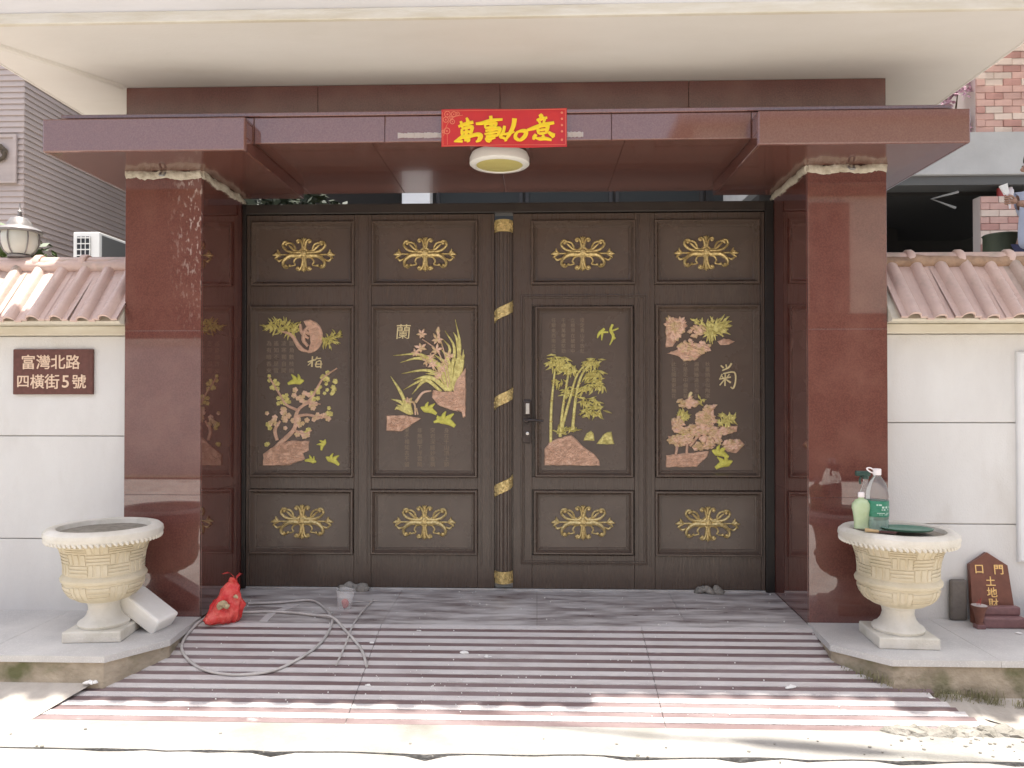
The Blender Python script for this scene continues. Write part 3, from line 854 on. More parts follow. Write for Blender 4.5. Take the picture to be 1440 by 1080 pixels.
for (x0, x1, z) in ((-0.712, -0.476, 2.532), (0.146, 0.236, 2.528)):
    tp = MB()
    n = 14
    for k in range(n):
        xa, xb = x0 + (x1 - x0) * k / n, x0 + (x1 - x0) * (k + 1) / n
        ya, yb = -0.8555 - 0.004 * R.random(), -0.8555 - 0.004 * R.random()
        h = 0.012 + 0.004 * R.random()
        tp.add([(xa, ya, z - h), (xb, yb, z - h + .002), (xb, yb - .001, z + h - .002), (xa, ya - .001, z + h)], [(0, 1, 2, 3)])
    tp.build('clear_tape', M['tape'], bn, smooth=0)

# ------------------------------------------------------------------ gate
gf = MB().bbox(-1.8115, 1.3915, -0.04, 0.06, 2.326, 2.386, 0.004).build('gate_frame', M['header'], gh)
MB().bbox(-1.838, -1.812, -0.03, 0.06, 0.0, 2.388, 0.003).build('jamb', M['gate_dark'], gf)
MB().bbox(1.392, 1.446, -0.03, 0.06, 0.0, 2.388, 0.003).build('jamb', M['gate_dark'], gf)
MB().bbox(-1.8115, 1.3915, -0.022, 0.06, -0.008, 0.010, 0.003).build('threshold', M['alu'], gf)

ll = thing('gate_leaf', 'left gate leaf with plum blossom and orchid panels and gilded fluted post', 'gate leaf', (-1.035, 0, 0.012), 'double gate leaves')
rl = thing('gate_leaf', 'right gate leaf with bamboo and chrysanthemum panels and lever handle', 'gate leaf', (0.62, 0, 0.012), 'double gate leaves')

PAN = {'T1': (-1.782, -1.132, 1.880, 2.283), 'T2': (-1.026, -0.364, 1.880, 2.283), 'M1': (-1.786, -1.133, 0.690, 1.755), 'M2': (-1.026, -0.366, 0.690, 1.755),
       'B1': (-1.790, -1.136, 0.214, 0.617), 'B2': (-1.029, -0.365, 0.214, 0.617),
       'T3': (-0.038, 0.606, 1.880, 2.278), 'T4': (0.720, 1.362, 1.880, 2.278), 'M3': (-0.013, 0.590, 0.696, 1.748), 'M4': (0.726, 1.362, 0.698, 1.755),
       'B3': (-0.022, 0.590, 0.222, 0.617), 'B4': (0.721, 1.372, 0.216, 0.615)}
FY = -0.002            # front plane of the panel fields
SY = -0.022            # front plane of stiles and rails
def frame_around(leaf, X0, X1, Z0, Z1, pans):
    """stiles and rails of a leaf as one frame with openings; fine grooves run along the stiles"""
    mb = MB()
    mb.box(X0, X1, 0.004, 0.045, Z0, Z1)
    (xa0, xa1), (xb0, xb1) = pans['cols']
    rowsz = pans['rows']
    stiles = [(X0, xa0), (xa1, xb0), (xb1, X1)]
    for (a, b) in stiles:
        mb.bbox(a, b, SY, 0.0035, Z0, Z1, 0.003)
    zz = [Z0] + [v for r in rowsz for v in r] + [Z1]
    for k in range(0, len(zz), 2):
        for (a, b) in ((xa0, xa1), (xb0, xb1)):
            mb.bbox(a + .0005, b - .0005, SY + .0015, 0.0035, zz[k], zz[k + 1], 0.003)
    for (a, b) in stiles[1:]:
        for t in (0.22, 0.78):
            x = a + (b - a) * t
            mb.bbox(x - .004, x + .004, SY - .004, SY - .0003, Z0 + .14, Z1 - .01, 0.002)
    mb.build('leaf_frame', M['gate'], leaf)
frame_around(ll, -1.811, -0.262, 0.012, 2.322, {'cols': ((-1.788, -1.134), (-1.027, -0.365)), 'rows': ((0.214, 0.617), (0.690, 1.755), (1.880, 2.283))})
frame_around(rl, -0.148, 1.390, 0.012, 2.322, {'cols': ((-0.030, 0.598), (0.723, 1.366)), 'rows': ((0.218, 0.617), (0.696, 1.750), (1.880, 2.278))})

MPROF = [(0.0, SY + 0.002), (0.0015, SY - 0.014), (0.006, SY - 0.019), (0.013, SY - 0.019), (0.016, SY - 0.013), (0.028, SY + 0.006), (0.031, SY + 0.006), (0.034, FY - 0.007), (0.039, FY - 0.006), (0.042, FY + 0.003)]
def ring(mb, x0, x1, z0, z1, prof):
    n = len(prof)
    for (ins, y) in prof:
        mb.v += [Vector((x0 + ins, y, z0 + ins)), Vector((x1 - ins, y, z0 + ins)), Vector((x1 - ins, y, z1 - ins)), Vector((x0 + ins, y, z1 - ins))]
    o = len(mb.v) - 4 * n
    for k in range(n - 1):
        for i in range(4):
            j = (i + 1) % 4
            mb.f.append([o + k * 4 + i, o + k * 4 + j, o + (k + 1) * 4 + j, o + (k + 1) * 4 + i])
def panel(key, leaf, name, label=None):
    x0, x1, z0, z1 = PAN[key]
    mb = MB()
    ring(mb, x0, x1, z0, z1, MPROF)
    mb.box(x0 + .038, x1 - .038, FY, 0.0035, z0 + .038, z1 - .038)
    p = mb.build(name, M['gate_panel'], leaf, smooth=28)
    if label:
        p['label'] = label
    return p

# scroll ornament, built once and shared by the eight small panels
S = 0.000322
def scroll_mesh():
    mb = MB()
    def arm(pts, w, h):
        for s in (1, -1):
            mb.ribbon([((x - 690) * S * s, -(y - 470) * S) for x, y in pts], [k * S * 1.3 for k in w], 0, h * 1.15, 6)
    def knob(x, y, r):
        for s in (1, -1):
            mb.ball(((x - 690) * S * s, -0.005, -(y - 470) * S), r * S * 1.25, 8, 6, (1, .8, 1))
    arm([(720, 440), (800, 448), (900, 446), (1020, 410), (1100, 330), (1085, 258), (1030, 240), (985, 265)], [24, 26, 24, 21, 19, 19, 18, 12], 0.012)
    knob(1040, 288, 26)
    arm([(850, 430), (868, 350), (905, 290), (975, 262), (1035, 280)], [8, 16, 16, 16, 18], 0.010)
    arm([(800, 420), (880, 400), (960, 330), (1000, 300)], [10, 20, 16, 8], 0.007)
    arm([(700, 470), (770, 508), (870, 500), (980, 520), (1082, 610), (1095, 700), (1045, 745), (990, 725)], [24, 34, 42, 36, 25, 20, 19, 14], 0.017)
    knob(1045, 715, 28)
    knob(965, 705, 22)
    arm([(760, 545), (840, 560), (885, 630), (862, 690), (960, 715)], [10, 14, 14, 12, 12], 0.008)
    arm([(700, 440), (715, 330), (742, 236), (790, 200), (826, 226), (808, 258)], [20, 22, 16, 16, 16, 12], 0.012)
    knob(800, 245, 26)
    arm([(700, 500), (712, 620), (735, 730), (780, 790), (828, 770), (812, 735)], [20, 22, 18, 18, 16, 12], 0.012)
    knob(798, 752, 28)
    arm([(690, 300), (690, 220), (692, 165)], [16, 24, 6], 0.010)
    arm([(692, 250), (715, 200), (735, 172)], [8, 14, 5], 0.009)
    arm([(690, 640), (690, 760), (692, 832)], [18, 26, 6], 0.010)
    arm([(692, 740), (715, 780), (732, 812)], [8, 14, 5], 0.009)
    arm([(760, 488), (950, 490), (1160, 490)], [14, 12, 14], 0.008)
    arm([(1010, 560), (1110, 590), (1180, 612), (1236, 560)], [6, 12, 20, 10], 0.010)
    arm([(1150, 490), (1190, 450), (1205, 395)], [12, 24, 8], 0.010)
    arm([(1150, 495), (1230, 490), (1298, 500)], [12, 30, 8], 0.011)
    arm([(1150, 500), (1230, 540), (1262, 575)], [10, 18, 8], 0.010)
    knob(1225, 470, 22)
    mb.plate([(-.055, .004), (-.022, .030), (0, .050), (.022, .030), (.055, .004), (.024, -.026), (0, -.050), (-.024, -.026)], 0, 0.010)
    mb.ball((0, -0.006, 0), 0.022, 12, 8, (1, .7, 1.2))
    for k in range(6):
        a = k * PI / 3
        mb.ball((0.013 * math.cos(a), -0.015, 0.013 * math.sin(a)), 0.006, 6, 5)
    return mb
proto_scroll = None
for key, leaf in (('T1', ll), ('T2', ll), ('B1', ll), ('B2', ll), ('T3', rl), ('T4', rl), ('B3', rl), ('B4', rl)):
    p = panel(key, leaf, 'scroll_panel')
    x0, x1, z0, z1 = PAN[key]
    pos = Vector(((x0 + x1) / 2, FY - 0.0005, (z0 + z1) / 2 + 0.004)) - leaf.location
    if proto_scroll is None:
        proto_scroll = scroll_mesh().build('gilded_scroll', M['gold'])
        proto_scroll.parent = p
        proto_scroll.location = pos
    else:
        copy_part(proto_scroll, p, pos)

# carved pictures (drawn in units of the panel)
PICPX = {'M1': (354, 431, 499, 671), 'M2': (524, 431, 672, 671), 'M3': (752, 432, 890, 671), 'M4': (921, 429, 1068, 670)}
class Pic:
    def __init__(self, key, leaf, ox, label):
        self.key, self.ox = key, ox
        self.p = panel(key, leaf, 'picture_panel', label)
        self.lay = 0
    def P(self, zx, zy):
        px, py = self.ox + zx / 4.154, 420 + zy / 4.154
        qx0, qz0, qx1, qz1 = PICPX[self.key]
        x0, x1, z0, z1 = PAN[self.key]
        return (x0 + (x1 - x0) * (px - qx0) / (qx1 - qx0), z1 - (z1 - z0) * (px * 0 + py - qz0) / (qz1 - qz0))
    def y(self):
        self.lay += 1
        return FY - 0.0006 - 0.00004 * (self.lay % 40)
    def strokes(self, name, m, items, h=0.010):
        mb = MB()
        for pts, w in items:
            mb.ribbon([self.P(*q) for q in pts], [k / 4.154 / 227 for k in w], self.y(), h)
        return stuff(mb.build(name, m, self.p))
    def plates(self, name, m, polys, h=0.008):
        for poly in polys:
            mb = MB()
            q = [self.P(*a) for a in poly]
            q2 = []
            for i in range(len(q)):                      # uneven carved outline
                a, b = Vector(q[i]), Vector(q[(i + 1) % len(q)])
                L = (b - a).length
                for k in range(max(1, int(L / 0.02))):
                    t = k / max(1, int(L / 0.02))
                    c = a.lerp(b, t)
                    if k:
                        c += Vector((R.uniform(-.0025, .0025), R.uniform(-.0025, .0025)))
                    q2.append((c.x, c.y))
            mb.plate(q2, self.y(), h)
            def inside(px, pz):
                c = False
                for (ax, az), (bx, bz) in zip(q, q[1:] + q[:1]):
                    if (az > pz) != (bz > pz) and px < (bx - ax) * (pz - az) / (bz - az) + ax:
                        c = not c
                return c
            xs, zs = [a[0] for a in q], [a[1] for a in q]
            area = (max(xs) - min(xs)) * (max(zs) - min(zs))
            for k in range(int(area * 5200)):
                cx, cz = R.uniform(min(xs), max(xs)), R.uniform(min(zs), max(zs))
                a = R.gauss(0.25, .35)
                l = R.uniform(.008, .020)
                pts = [(cx - l * math.cos(a), cz - l * math.sin(a)), (cx, cz + .003), (cx + l * math.cos(a), cz + l * math.sin(a))]
                if all(inside(*p_) for p_ in pts):
                    mb.ribbon(pts, [.001, .0032, .001], self.y() - h, .0035, 2)
            fix_normals(mb.build(name, m, self.p))
    def spikes(self, name, m, clusters, h=0.009):
        """clusters of pointed leaves: (cx, cy, rx, ry, n, length, halfwidth, angle range)"""
        mb = MB()
        for (cx, cy, rx, ry, n, L, w, a0, a1) in clusters:
            for k in range(n):
                t, u = R.random() * 2 * PI, math.sqrt(R.random())
                x, y = cx + rx * u * math.cos(t), cy + ry * u * math.sin(t)
                a = math.radians(R.uniform(a0, a1))
                l = L * R.uniform(0.7, 1.25)
                bend = R.uniform(-.25, .25) * l
                pts = [(x, y), (x + l * .5 * math.cos(a) - bend * .5 * math.sin(a), y + l * .5 * math.sin(a) + bend * .5 * math.cos(a)), (x + l * math.cos(a), y + l * math.sin(a))]
                mb.ribbon([self.P(*q) for q in pts], [w * .3 / 945, w / 945, w * .15 / 945], self.y(), h * R.uniform(.6, 1.3), 2)
        return stuff(mb.build(name, m, self.p))
    def stars(self, name, m, spots, h=0.009):
        mb = MB()
        for (cx, cy, r) in spots:
            rot = R.random() * 6
            for k in range(6):
                a = rot + k * PI / 3 + R.uniform(-.2, .2)
                l = r * R.uniform(.8, 1.2)
                mb.ribbon([self.P(cx, cy), self.P(cx + l * .55 * math.cos(a), cy + l * .55 * math.sin(a)), self.P(cx + l * math.cos(a), cy + l * math.sin(a))], [r * .12 / 945, r * .27 / 945, r * .05 / 945], self.y(), h, 3)
            x, z = self.P(cx, cy)
            mb.ball((x, self.y() - .005, z), r * .22 / 945, 6, 4)
        return stuff(mb.build(name, m, self.p))
    def flowers(self, name, m, spots, petals=5, h=0.010):
        mb = MB()
        for (cx, cy, r) in spots:
            rot = R.random() * 6
            for k in range(petals):
                a = rot + 2 * PI * k / petals
                x, z = self.P(cx + r * .55 * math.cos(a), cy + r * .55 * math.sin(a))
                mb.ball((x, self.y(), z), r * .48 / 945, 7, 4, (1, R.uniform(.6, 1.1), 1))
            x, z = self.P(cx, cy)
            mb.ball((x, self.y() - 0.003, z), r * .25 / 945, 6, 4, (1, .8, 1))
        return stuff(mb.build(name, m, self.p))
    def birds(self, items):
        for (cx, cy, s, a, flip) in items:
            mb = MB()
            def tr(x, y):
                x *= flip
                return self.P(cx + s * (x * math.cos(a) - y * math.sin(a)), cy + s * (x * math.sin(a) + y * math.cos(a)))
            y = self.y()
            mb.ribbon([tr(-1, .5), tr(-.3, .15), tr(.4, .05), tr(.9, -.1)], [3 * s / 50 / 945 * 3, 14 * s / 50 / 945 * 1.2, 20 * s / 50 / 945, 4 * s / 50 / 945], y, 0.007)
            mb.ribbon([tr(.0, .1), tr(-.3, -.3), tr(-.7, -.7)], [14 * s / 50 / 945, 12 * s / 50 / 945, 3 * s / 50 / 945], y - .0005, 0.007)
            mb.ribbon([tr(.2, .1), tr(.25, -.4), tr(.1, -.8)], [12 * s / 50 / 945, 10 * s / 50 / 945, 3 * s / 50 / 945], y - .001, 0.007)
            mb.build('carved_bird', M['lime'], self.p)
    def poem(self, cols, y0, dy, size):
        mb = MB()
        for x, s in cols:
            for k, ch in enumerate(s):
                X, Z = self.P(x, y0 + dy * k)
                mb.text(ch, size, X, Z, FY - 0.0003, 0.0016, 0.0)
        return stuff(mb.build('poem_script', M['poem'], self.p, smooth=0))

# plum blossom
pc = Pic('M1', ll, 350, 'plum blossom panel')
pc.plates('carved_rock', M['copper'], [[(85, 910), (170, 852), (250, 830), (355, 832), (352, 890), (320, 905), (330, 940), (240, 975), (85, 977)]], 0.010)
pc.strokes('carved_branch', M['copper'], [([(100, 925), (190, 842), (268, 762), (275, 690), (300, 640), (360, 605)], [8, 14, 13, 11, 9, 6]), ([(168, 830), (155, 770), (185, 716)], [10, 11, 6]),
    ([(275, 690), (340, 680), (400, 690), (470, 697)], [9, 8, 7, 4]), ([(300, 640), (360, 590), (402, 520), (440, 460), (515, 408)], [9, 8, 7, 6, 4]),
    ([(282, 652), (222, 622), (182, 560), (120, 460)], [8, 8, 7, 4]), ([(345, 612), (420, 618)], [6, 4]), ([(270, 770), (330, 790), (370, 770)], [6, 6, 4])], 0.008)
sp = []
for (cx, cy, rx, ry, n) in ((140, 700, 40, 45, 7), (205, 680, 45, 35, 8), (245, 730, 40, 30, 5), (290, 560, 30, 28, 5), (320, 720, 35, 30, 6), (300, 790, 45, 18, 5), (385, 688, 28, 25, 4), (440, 692, 36, 18, 4), (345, 630, 50, 25, 5), (330, 580, 40, 30, 4)):
    for k in range(n):
        sp.append((cx + R.uniform(-rx, rx), cy + R.uniform(-ry, ry), R.uniform(13, 19)))
pc.flowers('carved_blossom', M['blossom'], sp)
sp = []
for (cx, cy, rx, ry, n) in ((150, 520, 28, 40, 7), (205, 590, 36, 32, 10), (440, 470, 28, 36, 9), (450, 530, 50, 30, 8), (500, 490, 18, 18, 3), (375, 560, 30, 36, 6), (470, 655, 12, 20, 3), (115, 850, 14, 14, 2), (130, 740, 18, 18, 3), (345, 775, 20, 14, 3), (122, 465, 12, 14, 2)):
    for k in range(n):
        sp.append((cx + R.uniform(-rx, rx), cy + R.uniform(-ry, ry), R.uniform(11, 17)))
pc.flowers('carved_bud', M['gold_leaf'], sp)
pc.spikes('carved_needles', M['gold_leaf'], [(140, 160, 40, 25, 36, 42, 5, 0, 360), (225, 170, 60, 25, 50, 46, 5, 0, 360), (280, 185, 25, 25, 16, 36, 5, 0, 360), (465, 245, 40, 26, 34, 36, 5, 0, 360), (505, 225, 24, 20, 14, 34, 5, 200, 380)])
moon = [(350 + 82 * math.cos(t), 222 + 98 * math.sin(t)) for t in [-1.95 + 3.6 * k / 14 for k in range(15)]]
pc.plates('carved_moon', M['copper'], [moon + [(362, 265), (352, 200)]], 0.008)
pc.strokes('carved_branch', M['copper'], [([(190, 190), (250, 215), (300, 290), (350, 312)], [6, 10, 14, 6]), ([(300, 150), (310, 200), (350, 235)], [7, 11, 7]), ([(330, 180), (318, 240), (345, 280)], [10, 12, 8]), ([(350, 160), (330, 190), (355, 210)], [8, 12, 8])], 0.012)
pc.birds([(280, 480, 48, 0.1, 1), (432, 850, 34, -0.9, 1), (368, 945, 34, 0.4, 1), (490, 940, 45, 0.25, -1)])
pc.strokes('title_script', M['script'], [([(345, 372), (385, 358)], [4, 5]), ([(372, 338), (368, 400)], [4, 5]), ([(366, 372), (345, 392)], [4, 2]), ([(400, 340), (388, 362)], [4, 3]), ([(396, 352), (422, 350)], [3, 4]),
    ([(396, 368), (392, 398), (424, 398)], [4, 4, 4]), ([(396, 370), (420, 366), (420, 408)], [3, 4, 4]), ([(386, 384), (430, 384)], [3, 3])], 0.004)
pc.poem([(250, '牆角數枝梅'), (205, '凌寒獨自開'), (160, '遙知不是雪'), (118, '為有暗香來')], 262, 40, 0.034)

# orchid
pc = Pic('M2', ll, 520, 'orchid panel')
pc.plates('carved_rock', M['copper'], [[(100, 685), (200, 680), (304, 700), (250, 735), (190, 776), (100, 772)], [(562, 405), (520, 460), (498, 500), (490, 545), (420, 545), (372, 535), (365, 580), (400, 622), (470, 650), (540, 665), (546, 697), (562, 690)]], 0.010)
L = []
for pts in ([(480, 540), (430, 410), (300, 330), (140, 335)], [(470, 540), (400, 400), (290, 350), (180, 376)], [(475, 545), (420, 460), (330, 420), (190, 440)], [(450, 540), (370, 470), (300, 480), (200, 535)],
            [(495, 540), (500, 430), (528, 280), (500, 125)], [(480, 530), (480, 420), (495, 290), (440, 190)], [(510, 500), (540, 400), (548, 300)], [(470, 520), (440, 400), (470, 300), (430, 240)],
            [(420, 545), (330, 480), (250, 560)], [(490, 500), (440, 380), (380, 330)], [(500, 520), (515, 400), (490, 330)], [(465, 530), (400, 450), (330, 440)], [(505, 480), (535, 380), (520, 300)], [(478, 535), (455, 430), (400, 380), (360, 375)], [(488, 520), (470, 400), (445, 330), (420, 300)], [(515, 520), (530, 430), (555, 330)], [(462, 540), (380, 470), (320, 460), (260, 475)], [(495, 530), (520, 380), (512, 250), (490, 200)],
            [(225, 672), (190, 560), (125, 455)], [(228, 672), (190, 610), (130, 588)], [(235, 672), (170, 640), (150, 650)], [(240, 675), (210, 600), (150, 500)], [(245, 675), (200, 640), (160, 620)], [(250, 678), (235, 620), (250, 580)]):
    L.append((pts, [9, 11, 9, 1.5]))
pc.strokes('carved_leaf', M['gold_leaf'], L, 0.007)
pc.strokes('carved_stem', M['blossom'], [([(460, 520), (430, 380), (390, 300), (310, 240)], [4, 4, 4, 3]), ([(440, 500), (380, 410), (290, 330)], [4, 4, 3]), ([(270, 608), (312, 552), (362, 540)], [9, 7, 5]), ([(470, 500), (440, 330), (400, 200)], [4, 4, 3]), ([(220, 600), (262, 612), (270, 680)], [6, 6, 5]), ([(275, 640), (285, 680)], [5, 4])], 0.009)
pc.stars('carved_blossom', M['blossom'], [(305, 210, 30), (395, 240, 34), (300, 290, 34), (392, 302, 34), (372, 385, 32), (410, 440, 30), (270, 318, 26), (335, 370, 26), (425, 410, 26), (228, 600, 26), (470, 335, 28), (440, 375, 26), (395, 460, 24), (360, 340, 24)])
pc.strokes('carved_bud', M['blossom'], [([(402, 168), (400, 192), (402, 218)], [5, 14, 5])], 0.010)
pc.birds([(345, 645, 50, 0.1, -1), (445, 708, 60, 0.15, -1), (415, 712, 36, 0.2, 1)])
mb = MB()
X, Z = pc.P(200, 195)
mb.text('蘭', 0.100, X, Z, FY - .0003, 0.003, 0.0, 0.08)
mb.build('title_script', M['script'], pc.p, smooth=0)
pc.poem([(450, '身在千山頂上頭'), (370, '突岩深縫妙香稠'), (295, '非無腳下浮雲鬧'), (220, '來不相知去不留')], 770, 33, 0.033)

# bamboo
pc = Pic('M3', rl, 730, 'bamboo panel')
pc.plates('carved_rock', M['copper'], [[(148, 880), (175, 842), (230, 818), (305, 800), (340, 828), (370, 862), (440, 910), (470, 950), (473, 977), (148, 977)]], 0.010)
pc.strokes('carved_bamboo_stem', M['gold_leaf'], [([(185, 842), (188, 640), (210, 415)], [9, 8, 6]), ([(240, 810), (255, 650), (292, 420)], [10, 8, 6]), ([(250, 760), (300, 580), (345, 440), (432, 352)], [9, 8, 6, 4]), ([(312, 770), (335, 560), (372, 440), (440, 362)], [10, 8, 7, 4])], 0.009)
jn = []
for (x, y) in ((187, 720), (190, 600), (199, 500), (248, 720), (262, 610), (276, 510), (275, 660), (310, 555), (320, 690), (334, 580), (352, 500)):
    jn.append(([(x - 10, y), (x + 10, y)], [4, 4]))
pc.strokes('carved_node', M['gold'], jn, 0.011)
pc.spikes('carved_leaf', M['gold_leaf'], [(230, 365, 55, 34, 40, 52, 7, 20, 200), (290, 400, 50, 26, 30, 50, 7, 10, 170), (235, 480, 28, 14, 12, 44, 6, 20, 200), (300, 545, 30, 30, 16, 48, 6, 20, 200), (430, 365, 45, 24, 28, 48, 6, -20, 200),
    (430, 440, 50, 30, 34, 48, 6, -30, 190), (455, 495, 45, 24, 28, 46, 6, -20, 190), (400, 520, 40, 26, 26, 46, 6, 0, 190), (410, 600, 52, 26, 30, 48, 6, -20, 190), (440, 660, 55, 26, 34, 48, 6, -20, 190), (250, 785, 40, 18, 22, 36, 5, 180, 360), (305, 775, 28, 14, 14, 34, 5, 180, 360)])
pc.plates('carved_hill', M['gold_leaf'], [[(375, 832), (395, 790), (420, 774), (436, 790), (442, 832)], [(452, 852), (490, 800), (515, 782), (540, 780), (558, 852)]], 0.007)
pc.strokes('title_script', M['lime'], [([(500, 180), (470, 208), (458, 235)], [9, 10, 3]), ([(470, 200), (522, 200)], [8, 6]), ([(488, 200), (484, 248)], [9, 3]), ([(548, 155), (536, 190), (552, 225), (530, 276)], [7, 9, 9, 3]), ([(538, 195), (582, 178)], [6, 5]), ([(552, 228), (562, 240)], [6, 8])], 0.006)
pc.poem([(370, '咬定青山不放鬆'), (315, '立根原在破岩中'), (260, '千磨萬擊還堅勁'), (202, '任爾東西南北風')], 130, 30, 0.029)

# chrysanthemum
pc = Pic('M4', rl, 910, 'chrysanthemum panel')
def petals(cx, cy, rx, ry, n, r):
    return [(cx + rx * math.sqrt(R.random()) * math.cos(t), cy + ry * math.sqrt(R.random()) * math.sin(t), r * R.uniform(.75, 1.25)) for t in [R.random() * 6.28 for _ in range(n)]]
pc.plates('carved_leaf_mass', M['copper'], [[(110, 130), (160, 110), (208, 120), (240, 160), (200, 190), (190, 230), (150, 280), (110, 285)], [(115, 320), (170, 300), (260, 262), (350, 270), (330, 318), (280, 362), (215, 356), (180, 335)], [(412, 250), (450, 232), (515, 250), (480, 270), (430, 272)]], 0.006)
pc.spikes('carved_petals', M['blossom'], [(165, 170, 50, 52, 80, 30, 13, 0, 360), (262, 285, 92, 38, 100, 30, 13, -30, 30), (296, 190, 38, 28, 30, 28, 12, 0, 360), (228, 345, 38, 12, 26, 26, 11, -30, 30)], 0.013)
pc.spikes('carved_chrysanthemum', M['gold_leaf'], [(385, 180, 40, 28, 54, 62, 8, 0, 360), (300, 140, 30, 14, 12, 34, 7, 0, 360), (430, 160, 20, 20, 22, 56, 7, -70, 60)], 0.007)
pc.plates('carved_rock', M['copper'], [[(110, 912), (230, 900), (362, 888), (352, 922), (320, 950), (290, 980), (110, 982)], [(440, 870), (470, 825), (540, 818), (570, 850), (520, 900), (470, 890)], [(140, 712), (196, 720), (180, 765), (150, 770)], [(330, 632), (402, 635), (380, 655), (340, 656)], [(420, 745), (530, 740), (525, 775), (470, 790)], [(120, 800), (190, 812), (240, 840), (150, 850)]], 0.005)
pc.strokes('carved_branch', M['copper'], [([(168, 908), (176, 850), (170, 820)], [8, 9, 6]), ([(230, 905), (234, 850), (226, 820)], [8, 8, 6]), ([(250, 860), (300, 800), (360, 760)], [8, 9, 6])], 0.010)
pc.spikes('carved_petals', M['blossom'], [(225, 612, 62, 22, 64, 30, 12, -40, 40), (350, 640, 34, 10, 22, 30, 12, -30, 30), (330, 700, 56, 40, 84, 30, 12, -60, 60), (165, 728, 28, 26, 34, 28, 12, -60, 60), (262, 770, 112, 26, 100, 32, 12, -30, 30), (410, 775, 72, 18, 52, 32, 12, -30, 30), (180, 828, 76, 24, 70, 30, 12, -40, 40), (362, 822, 60, 26, 56, 30, 12, -60, 60), (312, 862, 56, 14, 30, 28, 11, -30, 30), (480, 855, 50, 24, 36, 32, 12, -50, 30)], 0.013)
pc.spikes('carved_chrysanthemum', M['gold_leaf'], [(212, 685, 26, 18, 40, 36, 6, 0, 360), (460, 705, 44, 24, 54, 40, 7, 0, 360), (210, 785, 44, 14, 24, 32, 6, 0, 360), (310, 600, 30, 14, 10, 30, 6, 0, 360)], 0.008)
pc.birds([(425, 893, 52, 0.1, -1), (450, 955, 54, -0.1, 1)])
pc.strokes('carved_bud', M['script'], [([(246, 580), (254, 556), (262, 546)], [8, 10, 7])], 0.006)
pc.strokes('title_script', M['script'], [([(432, 390), (448, 405)], [4, 5]), ([(495, 378), (478, 402), (440, 420)], [6, 6, 4]), ([(462, 384), (466, 404)], [4, 4]), ([(440, 440), (425, 470)], [4, 3]), ([(445, 438), (510, 430), (518, 480), (505, 522), (488, 515)], [4, 5, 5, 6, 3]),
    ([(422, 470), (490, 458)], [4, 5]), ([(458, 440), (456, 510)], [4, 5]), ([(455, 470), (425, 506)], [4, 4]), ([(460, 470), (490, 490)], [4, 6]), ([(438, 450), (446, 462)], [3, 4]), ([(482, 442), (470, 458)], [4, 3])], 0.004)
pc.poem([(355, '秋叢繞舍似陶家'), (290, '遍繞籬邊日漸斜'), (225, '不是花中偏愛菊'), (157, '此花開盡更無花')], 382, 31, 0.031)

# fluted post with gilded bands on the left leaf
post = MB()
T = Matrix.Translation((-0.205, -0.012, 0))
def flute(a, z):
    return 1 - 0.10 * abs(math.sin(a * 8))
post.lathe([(0.052, 0.045), (0.052, 2.28)], 96, T, a0=PI, a1=2 * PI, rfun=flute)
post.box(-0.2605, -0.1495, -0.014, 0.04, 0.045, 2.28)
pst = post.build('fluted_post', M['gate'], ll, smooth=25)
for z0 in (0.046, 2.204):
    mb = MB()
    mb.lathe([(0.052, z0), (0.057, z0 + .002), (0.057, z0 + .012), (0.0545, z0 + .014), (0.0545, z0 + .062), (0.057, z0 + .064), (0.057, z0 + .074), (0.052, z0 + .076)], 32, T, a0=PI, a1=2 * PI)
    for k in range(70):
        a = PI + PI * R.random()
        z = z0 + R.uniform(.015, .06)
        mb.ball((-0.205 + .055 * math.cos(a), -0.012 + .055 * math.sin(a), z), R.uniform(.003, .006), 6, 4)
    mb.build('gold_band', M['gold'], pst)
for zc in (1.715, 1.180, 0.640):
    mb = MB()
    n = 24
    vs, fs = [], []
    for i in range(n + 1):
        a = PI + PI * i / n
        z = zc + 0.075 * (i / n - .5)
        for (dr, dz) in ((0.0525, -.036), (0.057, -.034), (0.0565, 0), (0.057, .034), (0.0525, .036)):
            vs.append((-0.205 + dr * math.cos(a), -0.012 + dr * math.sin(a), z + dz))
    for i in range(n):
        for k in range(4):
            fs.append((i * 5 + k, i * 5 + k + 1, (i + 1) * 5 + k + 1, (i + 1) * 5 + k))
    mb.add(vs, fs)
    for k in range(46):
        t = R.random()
        a = PI + PI * t
        mb.ball((-0.205 + .057 * math.cos(a), -0.012 + .057 * math.sin(a), zc + 0.075 * (t - .5) + R.uniform(-.028, .028)), R.uniform(.003, .006), 6, 4)
    fix_normals(mb.build('gold_band', M['gold'], pst))

# wicket outline and lock on the right leaf
mb = MB()
ring(mb, -0.099, 0.676, 0.160, 1.820, [(0, SY - .0002), (0.002, SY - .006), (0.007, SY - .007), (0.010, SY - .003), (0.013, SY - .003), (0.016, SY - .007), (0.021, SY - .006), (0.023, SY - .0002)])
mb.build('wicket_trim', M['gate'], rl, smooth=28)
lk = MB().bbox(-0.086, -0.034, SY - .012, SY - .001, 0.905, 1.172, 0.004)
lk.bbox(-0.082, -0.036, SY - .030, SY - .0121, 1.075, 1.165, 0.006)
lock = lk.build('lock_plate', M['handle'], rl)
mb = MB().bbox(-0.068, -0.046, SY - .033, SY - .0302, 1.085, 1.150, 0.003)
mb.lathe([(0.010, 0), (0.010, .006), (.004, .008)], 14, Matrix.Translation((-0.058, SY - .0121, 0.965)) @ Matrix.Rotation(PI / 2, 4, 'X'))
mb.build('lock_face', M['steel'], lock)
